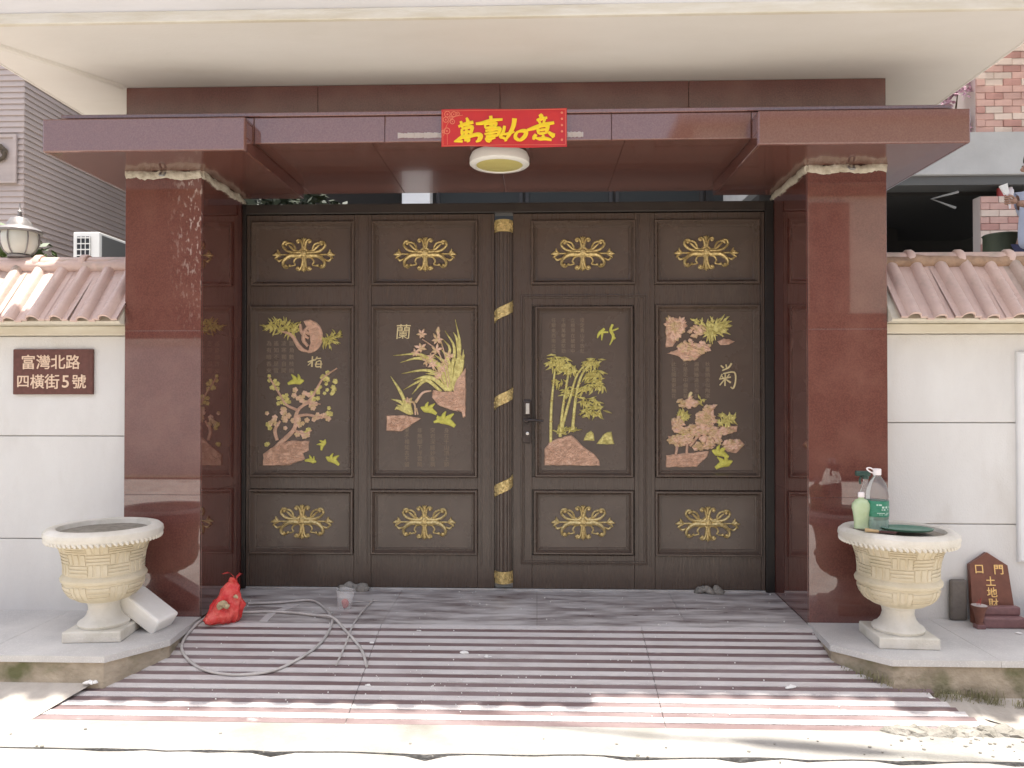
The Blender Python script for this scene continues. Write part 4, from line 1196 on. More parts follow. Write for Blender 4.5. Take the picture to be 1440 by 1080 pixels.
mb = MB().lathe([(0.019, 0), (0.019, .012), (0.013, .016), (0.011, .045)], 18, Matrix.Translation((-0.062, SY - .0121, 1.045)) @ Matrix.Rotation(PI / 2, 4, 'X'))
mb.tube([(-0.062, SY - .052, 1.046), (-0.02, SY - .058, 1.048), (0.04, SY - .055, 1.042)], [0.009, 0.0075, 0.0065], 8, 4)
mb.build('lever_handle', M['handle'], lock)

# ------------------------------------------------------------------ boundary walls with tiled coping
def wall(x0, x1, side, label, joints_z, tile_m, phase):
    w = thing('boundary_wall', label, 'wall', ((x0 + x1) / 2, -0.4, -0.02))
    MB().box(x0, x1, -0.488, -0.28, -0.04, 1.60).build('wall_core', M['joint'], w)
    zs = [-0.02] + joints_z + [1.535]
    for k in range(len(zs) - 1):
        if side < 0:
            xs_ = [x0, x0 + 0.9 + .35 * (k % 2), x1] if k % 2 else [x0, x0 + 1.7, x1]
        else:
            xs_ = [x0, x0 + 1.15 + .0 * k, x1] if k % 2 else [x0, x0 + 2.2, x1]
        for i in range(len(xs_) - 1):
            MB().bbox(xs_[i] + .0015, xs_[i + 1] - .0015, -0.503, -0.4885, zs[k] + .0025, zs[k + 1] - .0025, 0.003).build('wall_block', M['wall'], w)
    MB().bbox(x0, x1, -0.528, -0.25, 1.537, 1.590, 0.006).build('coping_band', M['coping'], w)
    # tiles: shared mesh, S profile, sloping towards the street
    pw = 0.1345
    def tile_mesh():
        mb = MB()
        prof = []
        n = 20
        for i in range(n + 1):
            t = i / n
            x = -pw / 2 + pw * t
            h = 0.031 * math.sqrt(max(0, 1 - ((t - 0.5) / 0.25) ** 2)) if abs(t - .5) < .25 else 0.002 * (abs(t - .5) - .25) / .25
            prof.append((x * 1.02, h))
        rowsY = [(0.0, 0.0, 1.0), (-0.10, -0.118, 1.0), (-0.20, -0.235, 1.0), (-0.30, -0.350, 1.02)]
        vs, fs = [], []
        for th in (0, -0.012):
            for (dy, dz, s) in rowsY:
                for (x, h) in prof:
                    vs.append((x, dy - (h * 0.75 + th * .75), dz + (h * 0.66 + th * .66)))
        m = n + 1
        K = len(rowsY)
        for k in range(K - 1):
            for i in range(n):
                fs.append((k * m + i, (k + 1) * m + i, (k + 1) * m + i + 1, k * m + i + 1))
                o = K * m
                fs.append((o + k * m + i, o + k * m + i + 1, o + (k + 1) * m + i + 1, o + (k + 1) * m + i))
        for i in range(n):
            a = (K - 1) * m + i
            fs.append((a, a + K * m, a + K * m + 1, a + 1))
        mb.add(vs, fs)
        return mb
    base = None
    n = int((x1 - x0) / pw)
    for i in range(n + 1):
        if side < 0:
            x = x1 - phase - pw * i
            if x - pw / 2 < x0:
                break
        else:
            x = x0 + phase + pw * i
            if x + pw / 2 > x1:
                break
        pos = Vector((x, -0.385 + R.uniform(-.003, .003), 1.958 + R.uniform(-.002, .002))) - w.location
        if base is None:
            base = tile_mesh().build('roof_tile', tile_m[0], None, smooth=60)
            base2 = base.data.copy()
            base2.materials[0] = tile_m[1]
            base3 = base.data.copy()
            base3.materials[0] = M['tile_c']
            base.parent = w
            base.location = pos
            c = base
        else:
            c = copy_part(base, w, pos)
            u_ = R.random()
            if u_ < 0.55:
                c.data = base2 if u_ < 0.33 else base3
        c.rotation_euler = (R.uniform(-.02, .02), R.uniform(-.015, .015), R.uniform(-.02, .02))
    # roof body below the tiles and mortar under the ridge
    v = [(x0, -0.30, 1.93), (x1, -0.30, 1.93), (x1, -0.40, 1.915), (x0, -0.40, 1.915), (x0, -0.655, 1.605), (x1, -0.655, 1.605), (x0, -0.25, 1.592), (x1, -0.25, 1.592), (x0, -0.64, 1.592), (x1, -0.64, 1.592)]
    f = [(0, 1, 2, 3), (3, 2, 5, 4), (4, 5, 9, 8), (8, 9, 7, 6), (6, 7, 1, 0), (0, 3, 4, 8, 6), (1, 7, 9, 5, 2)]
    fix_normals(MB().add(v, f).build('coping_core', M['coping'], w, smooth=0))
    mo = MB()
    ns = 60
    mo.tube([(x0 + (x1 - x0) * i / ns, -0.405, 1.945) for i in range(ns + 1)], 0.035, 8, 0)
    mo.rough(0.014, 24, 2)
    mo.build('ridge_mortar', M['ridge_mortar'] if side > 0 else M['tile_b'], w, smooth=60)
    # ridge tiles: half rounds with a raised collar
    base = None
    pr = 0.272
    k = 0
    while True:
        a = (x1 - 0.055 - pr * (k + 1)) if side < 0 else (x0 + 0.235 + pr * (k - 1))
        if (side < 0 and a < x0) or (side > 0 and a + pr > x1):
            break
        pos = Vector((a, -0.375, 1.958)) - w.location
        k += 1
        if base is None:
            mb = MB()
            RX = Matrix.Rotation(PI / 2, 4, 'Y')
            mb.lathe([(0.040, 0.0), (0.046, 0.002), (0.046, pr - .046), (0.052, pr - .044), (0.060, pr - .036), (0.061, pr - .012), (0.056, pr - .002), (0.044, pr)], 22, RX)
            base = mb.build('ridge_tile', tile_m[0], None, smooth=50)
            base.parent = w
            base.location = pos
            if side > 0:
                pass
        else:
            copy_part(base, w, pos)
    return w
wallL = wall(-5.4, -2.272, -1, 'white block wall left of the gate with pink glazed tile coping', [0.392, 0.971], (M['tile'], M['tile_b']), 0.055)
wallR = wall(1.872, 5.4, 1, 'white block wall right of the gate with dusty pink tile coping', [0.502, 1.052], (M['tile_b'], M['tile']), 0.10)

# house number plaque
pq = thing('house_number_plaque', 'brown stone plaque with two rows of cream characters on white wall', 'plaque', (-2.722, -0.503, 1.33))
MB().bbox(-2.952, -2.494, -0.522, -0.5035, 1.205, 1.460, 0.004).build('plaque_board', M['plaque'], pq)
mb = MB()
for ch, x in zip('富灣北路', (-2.868, -2.782, -2.697, -2.612)):
    mb.text(ch, 0.086, x + .006, 1.388, -0.5222, 0.002, 0.0010)
for ch, x, s in zip('四橫街5號', (-2.894, -2.812, -2.728, -2.650, -2.572), (.078, .084, .088, .098, .084)):
    mb.text(ch, s, x + .002, 1.278, -0.5222, 0.002, 0.0010)
mb.build('lettering', M['cream_text'], pq, smooth=0)

# white framed panel at the right end
wp = thing('framed_panel', 'white panel in a moulded frame fixed on the right boundary wall', 'panel', (3.0, -0.503, 0.3))
mb = MB()
ring(mb, 2.594, 3.45, 0.300, 1.438, [(0, -0.5035), (0.002, -0.520), (0.012, -0.526), (0.030, -0.524), (0.038, -0.514), (0.046, -0.513), (0.050, -0.5045)])
mb.build('frame', M['white_paint'], wp, smooth=28)
MB().box(2.64, 3.40, -0.508, -0.5035, 0.346, 1.392).build('board', M['white_paint'], wp)

# lantern on the left wall
ln = thing('wall_lantern', 'round frosted glass lantern with grey metal hood on the left wall ridge', 'lantern', (-3.03, -0.36, 2.0))
T = Matrix.Translation((-3.03, -0.36, 0))
MB().lathe([(0.035, 2.0), (0.060, 2.006), (0.062, 2.016), (0.05, 2.026)], 20, T).build('base', M['lantern_metal'], ln)
MB().lathe([(0.058, 2.027), (0.080, 2.05), (0.093, 2.09), (0.096, 2.13), (0.090, 2.158)], 24, T).build('glass_globe', M['lantern_glass'], ln)
MB().lathe([(0.118, 2.152), (0.120, 2.162), (0.105, 2.176), (0.072, 2.188), (0.060, 2.215), (0.045, 2.236), (0.014, 2.246), (0.010, 2.27), (0.016, 2.276), (0.006, 2.29), (0.003, 2.325)], 24, T).build('hood', M['lantern_metal'], ln)
for k in range(6):
    a = 2 * PI * k / 6 + .5
    MB().tube([(-3.03 + r * math.cos(a), -0.36 + r * math.sin(a), z) for r, z in ((.060, 2.022), (.084, 2.05), (.098, 2.09), (.101, 2.13), (.095, 2.158))], 0.004, 6, 3).build('rib', M['lantern_metal'], ln)

# ------------------------------------------------------------------ urns
UP = [(0.118, 0.055), (0.122, 0.068), (0.116, 0.078), (0.098, 0.088), (0.080, 0.112), (0.072, 0.140), (0.076, 0.165), (0.092, 0.180)]
BW = [(0.094, 0.1805), (0.125, 0.190), (0.160, 0.215), (0.180, 0.250), (0.186, 0.285), (0.196, 0.292), (0.199, 0.305), (0.192, 0.317), (0.183, 0.325), (0.182, 0.36), (0.188, 0.41), (0.200, 0.452), (0.216, 0.478), (0.230, 0.490)]
RM = [(0.230, 0.4905), (0.252, 0.494), (0.268, 0.503), (0.275, 0.520), (0.272, 0.538), (0.256, 0.552), (0.234, 0.556), (0.216, 0.550), (0.210, 0.53)]
def rad(z):
    for (r0, z0), (r1, z1) in zip(BW, BW[1:]):
        if z0 <= z <= z1:
            return r0 + (r1 - r0) * (z - z0) / (z1 - z0)
    return 0.18
def urn(x, y, rot, label, m, mp, fill=0.0):
    u = thing('stone_urn', label, 'urn', (x, y, -0.010), 'stone urns flanking the gate')
    T = Matrix.Translation((x, y, -0.010))
    TR = T @ Matrix.Rotation(rot, 4, 'Z')
    MB().bbox(-0.140, 0.140, -0.140, 0.140, 0.0, 0.054, 0.006, TR).build('plinth', mp, u)
    MB().lathe(UP, 44, T).build('foot', mp, u)
    bw = MB().lathe(BW, 56, T, cap1=False).build('bowl', m, u)
    rmb = MB().lathe(RM, 64, T, cap0=False, cap1=False)
    rmb.lathe([(0.210, 0.531), (0.203, 0.50), (0.150, 0.495)], 40, T, cap0=False)
    rim = rmb.build('rim', mp, u)
    MB().lathe([(0.209, 0.506 + fill), (0.15, 0.509 + fill), (0.05, 0.510 + fill), (0.005, 0.510 + fill)], 30, T, cap0=False).rough(0.012 if not fill else 0.002, 18, x).build('soil', M['soil'], u)
    rp = MB()
    for k in range(64):
        a = 2 * PI * k / 64
        MX = T @ Matrix.Rotation(a, 4, 'Z') @ Matrix.Translation((0.262, 0, 0.499)) @ Matrix.Rotation(0.6, 4, 'X')
        rp.ball((0, 0, 0), 0.015, 6, 5, (0.7, 0.62, 1.2), MX)
    stuff(rp.build('rope_trim', mp, rim))
    # basket weave: alternating triples of upright and level bars standing proud of the bowl
    wv = MB()
    ncol = 12
    zr = [(0.332, 0.386), (0.388, 0.440), (0.442, 0.478)]
    zr = [(0.205, 0.275)] + zr
    for c in range(ncol):
        for r, (z0, z1) in enumerate(zr):
            a0 = 2 * PI * c / ncol + rot
            a1 = 2 * PI * (c + 1) / ncol + rot
            if (c + r) % 2:
                for k in range(3):
                    zc = z0 + (z1 - z0) * (k + .5) / 3
                    h = (z1 - z0) / 3 * .40
                    bar(wv, T, [(a0 + (a1 - a0) * (t / 6 * 1.04 - .02), zc) for t in range(7)], (0, h))
            else:
                for k in range(3):
                    ac = a0 + (a1 - a0) * (k + .5) / 3
                    bar(wv, T, [(ac, z0 + (z1 - z0) * t / 4) for t in range(5)], ((a1 - a0) / 3 * .40, 0))
    stuff(wv.build('basket_weave', m, bw, smooth=50))
    return u
def bar(mb, T, path, hw):
    vs, fs = [], []
    for (a, z) in path:
        for s, dr in ((-1, -0.002), (-0.7, 0.0045), (0.7, 0.0045), (1, -0.002)):
            aa, zz = a + hw[0] * s, z + hw[1] * s
            r = rad(zz) + dr
            vs.append((r * math.cos(aa), r * math.sin(aa), zz))
    for i in range(len(path) - 1):
        for k in range(3):
            fs.append((i * 4 + k, i * 4 + k + 1, (i + 1) * 4 + k + 1, (i + 1) * 4 + k))
    fs.append((0, 1, 2, 3))
    e = (len(path) - 1) * 4
    fs.append((e + 3, e + 2, e + 1, e))
    mb.add(vs, fs, T)
urn(-2.195, -0.915, 0.10, 'cream basket weave stone urn on left ledge with foam block leaning on it', M['urn'], M['urn_pale'], 0.022)
urn(1.785, -0.885, -0.06, 'cream basket weave stone urn on right ledge with bottles standing on rim', M['urn'], M['urn_pale'], 0.026)

# white foam block leaning on the left urn foot
MX = Matrix.Translation((-2.035, -0.80, 0.0765)) @ Matrix.Rotation(math.radians(-8), 4, 'Z') @ Matrix.Rotation(math.radians(33), 4, 'Y')
mb = MB().bbox(-0.130, 0.125, -0.085, 0.085, -0.036, 0.052, 0.012, MX)
mb.rough(0.005, 14, 3)
tag(mb.build('foam_block', M['foam']), 'white foam block leaning against the foot of the left urn', 'foam block')

# ------------------------------------------------------------------ bottles and tray on the right urn
UZ = 0.531
wb = thing('water_bottle', 'large clear water bottle with green label and white cap on right urn', 'bottle', (1.682, -0.895, UZ))
T = Matrix.Translation((1.682, -0.895, UZ)) @ Matrix.Diagonal((1.06, 1.06, 1.06, 1))
MB().lathe([(0.040, 0.001), (0.048, 0.006), (0.049, 0.05), (0.047, 0.056), (0.049, 0.062), (0.049, 0.15), (0.050, 0.165), (0.047, 0.19), (0.038, 0.222), (0.022, 0.248), (0.016, 0.255), (0.015, 0.268)], 32, T).build('bottle_body', M['pet'], wb)
MB().lathe([(0.040, 0.003), (0.0465, 0.008), (0.0475, 0.05), (0.0455, 0.056), (0.0475, 0.062), (0.0475, 0.10)], 32, T).build('water', M['liquid'], wb)
lb = MB().lathe([(0.0505, 0.072), (0.0508, 0.074), (0.0508, 0.143), (0.0505, 0.145)], 32, T, cap0=False, cap1=False).build('paper_label', M['green_label'], wb)
pr_ = MB()
for (z, a0, a1, h) in ((0.128, 4.2, 4.7, .0035), (0.117, 4.5, 5.6, .0045), (0.106, 4.5, 5.4, .003), (0.090, 4.3, 5.5, .0015), (0.083, 4.4, 5.3, .0015)):
    n = 10
    for i in range(n):
        if R.random() < .3:
            continue
        a, b = a0 + (a1 - a0) * i / n, a0 + (a1 - a0) * (i + .8) / n
        pr_.add([(0.0512 * math.cos(a), 0.0512 * math.sin(a), z - h), (0.0512 * math.cos(b), 0.0512 * math.sin(b), z - h), (0.0512 * math.cos(b), 0.0512 * math.sin(b), z + h), (0.0512 * math.cos(a), 0.0512 * math.sin(a), z + h)], [(0, 1, 2, 3)], T)
pr_.build('label_print', M['label_white'], lb, smooth=0)
MB().lathe([(0.0175, 0.262), (0.0185, 0.264), (0.0185, 0.288), (0.016, 0.291)], 20, T).build('cap', M['white_cap'], wb)
MB().tube([(1.667, -0.895, UZ + .285), (1.645, -0.90, UZ + .294), (1.629, -0.902, UZ + .309), (1.645, -0.90, UZ + .313), (1.667, -0.895, UZ + .302)], 0.0035, 6, 5).build('carry_loop', M['white_cap'], wb)

db = thing('detergent_bottle', 'small lime green detergent bottle with white cap beside the water bottle', 'bottle', (1.600, -0.905, UZ + 0.012))
T = Matrix.Translation((1.600, -0.905, UZ + 0.012)) @ Matrix.Diagonal((1, 0.62, 1, 1))
MB().lathe([(0.030, 0.001), (0.036, 0.005), (0.034, 0.03), (0.040, 0.08), (0.046, 0.105), (0.044, 0.125), (0.030, 0.143), (0.014, 0.150), (0.013, 0.158)], 28, T).build('bottle_body', M['detergent'], db)
MB().lathe([(0.014, 0.156), (0.016, 0.158), (0.016, 0.178), (0.012, 0.182)], 18, T).build('cap', M['white_cap'], db)

sh = thing('spray_bottle', 'dark green trigger spray bottle standing behind the lime detergent bottle', 'spray bottle', (1.668, -0.795, UZ + 0.025))
T = Matrix.Translation((1.668, -0.795, UZ + 0.025))
MB().lathe([(0.026, 0.0), (0.030, 0.004), (0.030, 0.12), (0.024, 0.165), (0.012, 0.20), (0.012, 0.225)], 20, T).build('bottle_body', M['pet'], sh)
mb = MB().bbox(-0.050, 0.022, -0.012, 0.012, 0.236, 0.262, 0.004, T)
mb.lathe([(0.015, 0.222), (0.015, 0.24)], 14, T)
mb.tube([(-0.020, 0, 0.236), (-0.030, 0, 0.215), (-0.026, 0, 0.195)], 0.005, 6, 4, True, T)
mb.build('trigger_head', M['sprayer'], sh)
tr = MB()
TT = Matrix.Translation((1.80, -0.945, UZ + 0.014)) @ Matrix.Rotation(0.02, 4, 'Y')
tr.lathe([(0.100, 0.0), (0.118, 0.004), (0.126, 0.012), (0.122, 0.013), (0.10, 0.006)], 30, TT @ Matrix.Diagonal((1.0, .7, 1, 1)))
tag(tr.build('plastic_tray', M['tray']), 'flat green plastic tray lying on the right urn', 'tray')
br_ = thing('scrub_brush', 'small brush with pale wooden handle on the right urn rim', 'brush', (1.59, -1.02, 0.54))
BZ = 0.548
MB().tube([(1.575, -1.010, BZ + .009), (1.625, -1.045, BZ + .008)], [0.009, 0.007], 8, 3).build('handle', M['wood'], br_)
mb = MB()
for k in range(26):
    t = R.random()
    mb.tube([(1.625 + .06 * t, -1.045 - .03 * t, BZ + .004), (1.631 + .062 * t, -1.05 - .034 * t, BZ + .012)], 0.0035, 5, 0)
mb.build('bristles', M['bristle'], br_)

# ------------------------------------------------------------------ spirit tablet and offerings at the right wall
tb = thing('spirit_tablet', 'red brown earth god tablet with gold characters by the right wall', 'tablet', (2.425, -0.60, -0.01))
TX = Matrix.Translation((2.423, -0.575, -0.01)) @ Matrix.Rotation(math.radians(-9), 4, 'X')
MB().prism([(-0.108, 0.0), (0.118, 0.0), (0.100, 0.300), (-0.002, 0.368), (-0.098, 0.306)], -0.014, 0.014, TX).build('tablet_slab', M['tablet'], tb, smooth=20)
lt = MB()
for ch, x, z, s in (('口', -0.052, 0.280, 0.054), ('門', 0.050, 0.278, 0.056), ('土', 0.002, 0.218, 0.054), ('地', 0.004, 0.160, 0.056), ('財', 0.006, 0.103, 0.054)):
    lt.text(ch, s, x, z, -0.0143, 0.002, 0.0006)
for v in lt.v:
    v.xyz = TX @ v
lt.build('gold_lettering', M['gold_text'], tb, smooth=0)
MB().bbox(2.317, 2.535, -0.680, -0.612, -0.010, 0.048, 0.010).build('step', M['tablet_base'], tb)
MB().bbox(2.347, 2.531, -0.640, -0.598, 0.0485, 0.092, 0.006).build('offering_step', M['tablet_base'], tb)
ic = thing('incense_cup', 'small terracotta incense cup filled with ash left of the tablet', 'cup', (2.315, -0.675, -0.01))
T = Matrix.Translation((2.300, -0.672, 0.012)) @ Matrix.Diagonal((.85, .85, .72, 1))
MB().bbox(2.278, 2.322, -0.694, -0.650, -0.010, 0.0118, 0.003).build('cup_stand', M['tablet_base'], ic)
MB().lathe([(0.020, 0.0), (0.024, 0.004), (0.020, 0.012), (0.026, 0.05), (0.034, 0.10), (0.046, 0.128), (0.048, 0.134), (0.040, 0.134)], 24, T, cap1=False).build('cup_body', M['terracotta'], ic)
MB().lathe([(0.041, 0.130), (0.044, 0.136), (0.02, 0.139), (0.002, 0.139)], 20, T).build('ash', M['ash'], ic)
for k in range(3):
    MB().tube([(2.300 + .008 * k - .01, -0.672, 0.100), (2.300 + .010 * k - .012, -0.672, 0.128 + .01 * k)], 0.0016, 5, 0).build('incense_stick', M['red_scrap'], ic)
tag(MB().bbox(2.222, 2.312, -0.545, -0.515, -0.0095, 0.210, 0.012, None).build('slate_board', M['slate']), 'grey slate board standing against wall left of the tablet', 'board')
bowl = MB()
T = Matrix.Translation((2.628, -0.70, -0.010))
bowl.lathe([(0.030, 0.0), (0.036, 0.004), (0.030, 0.014), (0.055, 0.03), (0.082, 0.066), (0.084, 0.072), (0.076, 0.070), (0.05, 0.04), (0.01, 0.03)], 28, T)
tag(fix_normals(bowl.build('offering_bowl', M['tablet_base'])), 'dark mauve offering bowl on the ledge right of the tablet', 'bowl')
jar = MB()
jar.lathe([(0.022, 0), (0.026, 0.006), (0.026, 0.10), (0.018, 0.125), (0.016, 0.14)], 18, Matrix.Translation((2.640, -0.575, -0.010)))
tag(jar.build('grey_jar', M['slate']), 'small grey jar standing behind the offering bowl', 'jar')

# ------------------------------------------------------------------ litter on the landing and ramp
# red plastic bag
bagm = MB()
TB = Matrix.Translation((-1.69, -0.60, 0))
n = 72
prof = [(0.012, 0.0), (0.096, 0.004), (0.112, 0.03), (0.111, 0.05), (0.108, 0.075), (0.104, 0.1), (0.098, 0.12), (0.09, 0.145), (0.080, 0.165), (0.070, 0.185), (0.058, 0.205), (0.049, 0.22), (0.040, 0.235), (0.030, 0.247), (0.022, 0.258), (0.026, 0.268), (0.012, 0.285)]
bagm.lathe(prof, n, TB @ Matrix.Diagonal((0.80, 0.62, 0.82, 1)))
for v in bagm.v:
    q = Vector(noise.noise_vector(v * 15)) * 0.020 + Vector(noise.noise_vector(v * 36)) * 0.009 + Vector(noise.noise_vector(v * 80)) * 0.003
    h = v.z
    v += q * (1 if h > 0.01 else 0.4)
    rg = 1 - abs(noise.noise(Vector((math.atan2(v.y + .60, v.x + 1.69) * 2.2, h * 3, 5))))
    v.x += (v.x + 1.69) * .25 * (rg - .7) + 0.20 * h - 0.028
    v.y += (v.y + .60) * .35 * (rg - .7)
    if v.z < 0.05 and v.x < -1.73:
        v.y += (v.x + 1.73) * 0.9
    v.z = max(v.z, 0.0) + gz(0, -0.60) + .001
bag = bagm.build('plastic_bag', M['red_bag'], smooth=75)
tag(bag, 'knotted red plastic bag with rubbish at the foot of left pillar', 'bag')
hl = MB()
for (s_, dx) in ((1, .012), (-1, -.016)):
    c0 = Vector((-1.660, -0.60, 0.200))
    P_ = [c0, c0 + Vector((dx, -.006 * s_, .022)), c0 + Vector((dx * 2.6, -.012 * s_, .040)), c0 + Vector((dx * 4.0, -.020, .038))]
    W_ = [.006, .013, .016, .008]
    vs_ = []
    for p_, w_ in zip(P_, W_):
        vs_ += [p_ + Vector((0, -w_, w_ * .4)), p_ + Vector((0, w_, -w_ * .4))]
    hl.add(vs_, [(0, 1, 3, 2), (2, 3, 5, 4), (4, 5, 7, 6)])
hl.add([v + Vector((0, 0, .0012)) for v in hl.v], [f[::-1] for f in hl.f])
hl.build('tied_handle', M['red_bag'], bag, smooth=60)
for (x, y, z, r) in ((-1.700, -0.670, 0.090, .020), (-1.684, -0.672, 0.080, .016), (-1.716, -0.668, 0.076, .015), (-1.640, -0.648, 0.126, .012)):
    pk = MB().ball((x, y, z), r, 9, 6, (1.2, .6, .9))
    pk.rough(0.010, 40, 5)
    pk.build('rubbish', M['bag_peek'], bag)

bag.location += Vector((0.028, -0.035, -0.001))

def on_ground(pxy, lift):
    return [(x, y, gz(x, y) + lift) for x, y in pxy]
HOSE_A = [(-1.665, -0.36), (-1.487, -0.331), (-1.326, -0.289), (-1.211, -0.414), (-1.114, -0.603), (-1.09, -0.731), (-1.108, -0.873), (-1.168, -0.987), (-1.257, -1.086), (-1.376, -1.122),
          (-1.494, -1.122), (-1.619, -1.083), (-1.732, -0.997), (-1.804, -0.896), (-1.822, -0.766), (-1.795, -0.62), (-1.72, -0.54), (-1.626, -0.52), (-1.486, -0.501), (-1.311, -0.526), (-1.155, -0.592), (-1.047, -0.696), (-0.954, -0.806), (-0.876, -0.921), (-0.823, -1.049)]
hp = [(p.x, p.y) for p in catmull([(x, y, 0) for x, y in HOSE_A], 6)]
hz = []
for i, (x, y) in enumerate(hp):
    z = gz(x, y) + 0.0105
    if i > 90 and any((x - a) ** 2 + (y - b) ** 2 < 0.05 ** 2 for a, b in hp[:70]):
        z += 0.017
    hz.append((x, y, z))
for _ in range(3):
    hz = [hz[0]] + [(hz[i][0], hz[i][1], max((hz[i - 1][2] + hz[i][2] + hz[i + 1][2]) / 3, gz(*hz[i][:2]) + 0.0105)) for i in range(1, len(hz) - 1)] + [hz[-1]]
tag(MB().tube(hz, 0.0070, 10, 0).build('hose', M['hose'], smooth=60), 'thin grey hose looped over the striped ramp beside the red bag', 'hose')
tag(MB().tube([(x, y, gz(x, y) + 0.011) for x, y in [(-0.96, -0.269), (-0.975, -0.50), (-0.978, -0.706), (-0.972, -0.88), (-0.975, -1.042)]], 0.005, 6, 3).build('plastic_rod', M['stick']), 'thin pale rod lying across the stripes right of the hose loop', 'rod')
tag(MB().tube([(x, y, gz(x, y) + 0.006) for x, y in [(-1.12, -0.33), (-1.04, -0.29), (-0.93, -0.275)]], 0.003, 6, 3).build('thin_wire', M['stick']), 'short pale wire on the landing near the small plastic cup', 'wire')
tag(MB().add([(-1.50, -0.64, gz(0, -.64) + .004), (-1.455, -0.645, gz(0, -.645) + .004), (-1.455, -0.50, gz(0, -.5) + .004), (-1.37, -0.36, gz(0, -.36) + .006), (-1.41, -0.345, gz(0, -.345) + .006), (-1.50, -0.50, gz(0, -.5) + .004),
     (-1.50, -0.64, gz(0, -.64) + .001), (-1.455, -0.645, gz(0, -.645) + .001), (-1.455, -0.50, gz(0, -.5) + .001), (-1.37, -0.36, gz(0, -.36) + .001), (-1.41, -0.345, gz(0, -.345) + .001), (-1.50, -0.50, gz(0, -.5) + .001)],
    [(0, 1, 2, 3, 4, 5), (11, 10, 9, 8, 7, 6), (0, 6, 7, 1), (1, 7, 8, 2), (2, 8, 9, 3), (3, 9, 10, 4), (4, 10, 11, 5), (5, 11, 6, 0)]).build('paper_strip', M['strip_light'], smooth=0), 'bent strip of grey paper lying under the hose', 'paper')

# rubble wedged under the gate
for (x, label, sd) in ((-1.135, 'grey rubble lump wedged under the left gate leaf', 1), (1.040, 'grey rubble lump wedged under the right gate leaf', 2)):
    mb = MB()
    for k in range(13):
        mb.ball((x + R.uniform(-.075, .075), -0.052 + R.uniform(-.012, .018), 0.004 + R.random() * .022), R.uniform(.018, .034), 9, 7, (1.15, .8, .8))
    mb.rough(0.012, 30, sd)
    for v in mb.v:
        v.z = max(v.z, -0.003)
    tag(mb.build('rubble_lump', M['rock'], smooth=50), label, 'rubble')
# thin plastic cup with red scrap
cu = thing('plastic_cup', 'clear thin plastic cup with a red scrap inside on the landing', 'cup', (-1.094, -0.41, -0.014))
TC = Matrix.Translation((-1.094, -0.41, -0.0135)) @ Matrix.Rotation(0.10, 4, 'Y')
mb = MB().lathe([(0.034, 0.0), (0.036, 0.004), (0.044, 0.06), (0.052, 0.105), (0.055, 0.108)], 26, TC, cap1=False)
for v in mb.v:
    v += Vector(noise.noise_vector(v * 22)) * 0.006 * min(1, max(0, (v.z + .01) * 20))
mb.build('cup_body', M['cup_clear'], cu)
mb = MB().ball((-1.088, -0.41, 0.020), 0.026, 10, 7, (.8, .7, 1))
mb.rough(.010, 40, 1)
mb.build('red_scrap', M['red_scrap'], cu)
# white scraps scattered on the ramp
for (x, y, s, lab) in ((-0.355, -0.918, .024, 'left white scrap of the pair at the middle of ramp'), (-0.243, -0.945, .016, 'right white scrap of the pair at the middle of ramp'), (-2.069, -1.235, .028, 'white scrap lying at the foot of the left ledge'),
        (-0.841, -0.837, .012, 'small white crumb beside the end of the hose'), (1.162, -1.162, .024, 'white smear of plaster crumbs low on the right of the ramp'), (-0.62, -0.72, .010, 'tiny white crumb right of the pale rod'), (-0.79, -1.18, .014, 'white crumb below the cut end of the hose'), (1.78, -1.22, .012, 'white crumb near the broken right end of the ramp'), (2.44, -0.76, .013, 'pale crumb lying in front of the spirit tablet')):
    mb = MB()
    z = gz(x, y) if x < 2.2 and x > -2.0 else (-0.008 if x > 2.2 else -0.137)
    for k in range(4):
        mb.ball((x + R.uniform(-s, s) * .8, y + R.uniform(-s, s) * .5, z + s * .22), s * R.uniform(.35, .6), 7, 5, (1.3, 1, .5))
    mb.rough(s * .3, 60, x)
    for v in mb.v:
        v.z = max(v.z, z + .001)
    tag(mb.build('white_scrap', M['scrap'], smooth=40), lab, 'scrap', 'white scraps on the ramp')
# dust crumbs
mb = MB()
for k in range(260):
    x, y = R.uniform(-1.8, 1.6), R.uniform(-1.38, -0.05)
    if R.random() < .4:
        x, y = R.gauss(-0.3, .5), R.gauss(-1.2, .12)
    y = min(-.04, max(-1.39, y))
    s = R.uniform(.0015, .004)
    mb.ball((x, y, gz(x, y) + s * .6 + .002), s, 5, 4)
stuff(mb.build('dust_crumbs', M['scrap']))
bpy.data.objects['dust_crumbs']['label'] = 'tiny pale crumbs scattered over landing and ramp'
bpy.data.objects['dust_crumbs']['category'] = 'debris'
gv = MB()
for k in range(70):
    x = R.uniform(-2.6, 2.3)
    y = -1.71 + R.gauss(0, .02) if k < 12 else R.uniform(-1.68, -1.50)
    if k > 25:
        x, y = R.gauss(1.85, .25), R.gauss(-1.58, .05)
    s_ = R.uniform(.0025, .007)
    gv.ball((x, y, -0.218 + s_ * .4), s_, 5, 4, (1.3, 1, .7))
gv = stuff(gv.build('gravel', M['rock'], smooth=0))
gv['label'] = 'small grit scattered along the crack in the pale concrete apron'
gv['category'] = 'gravel'
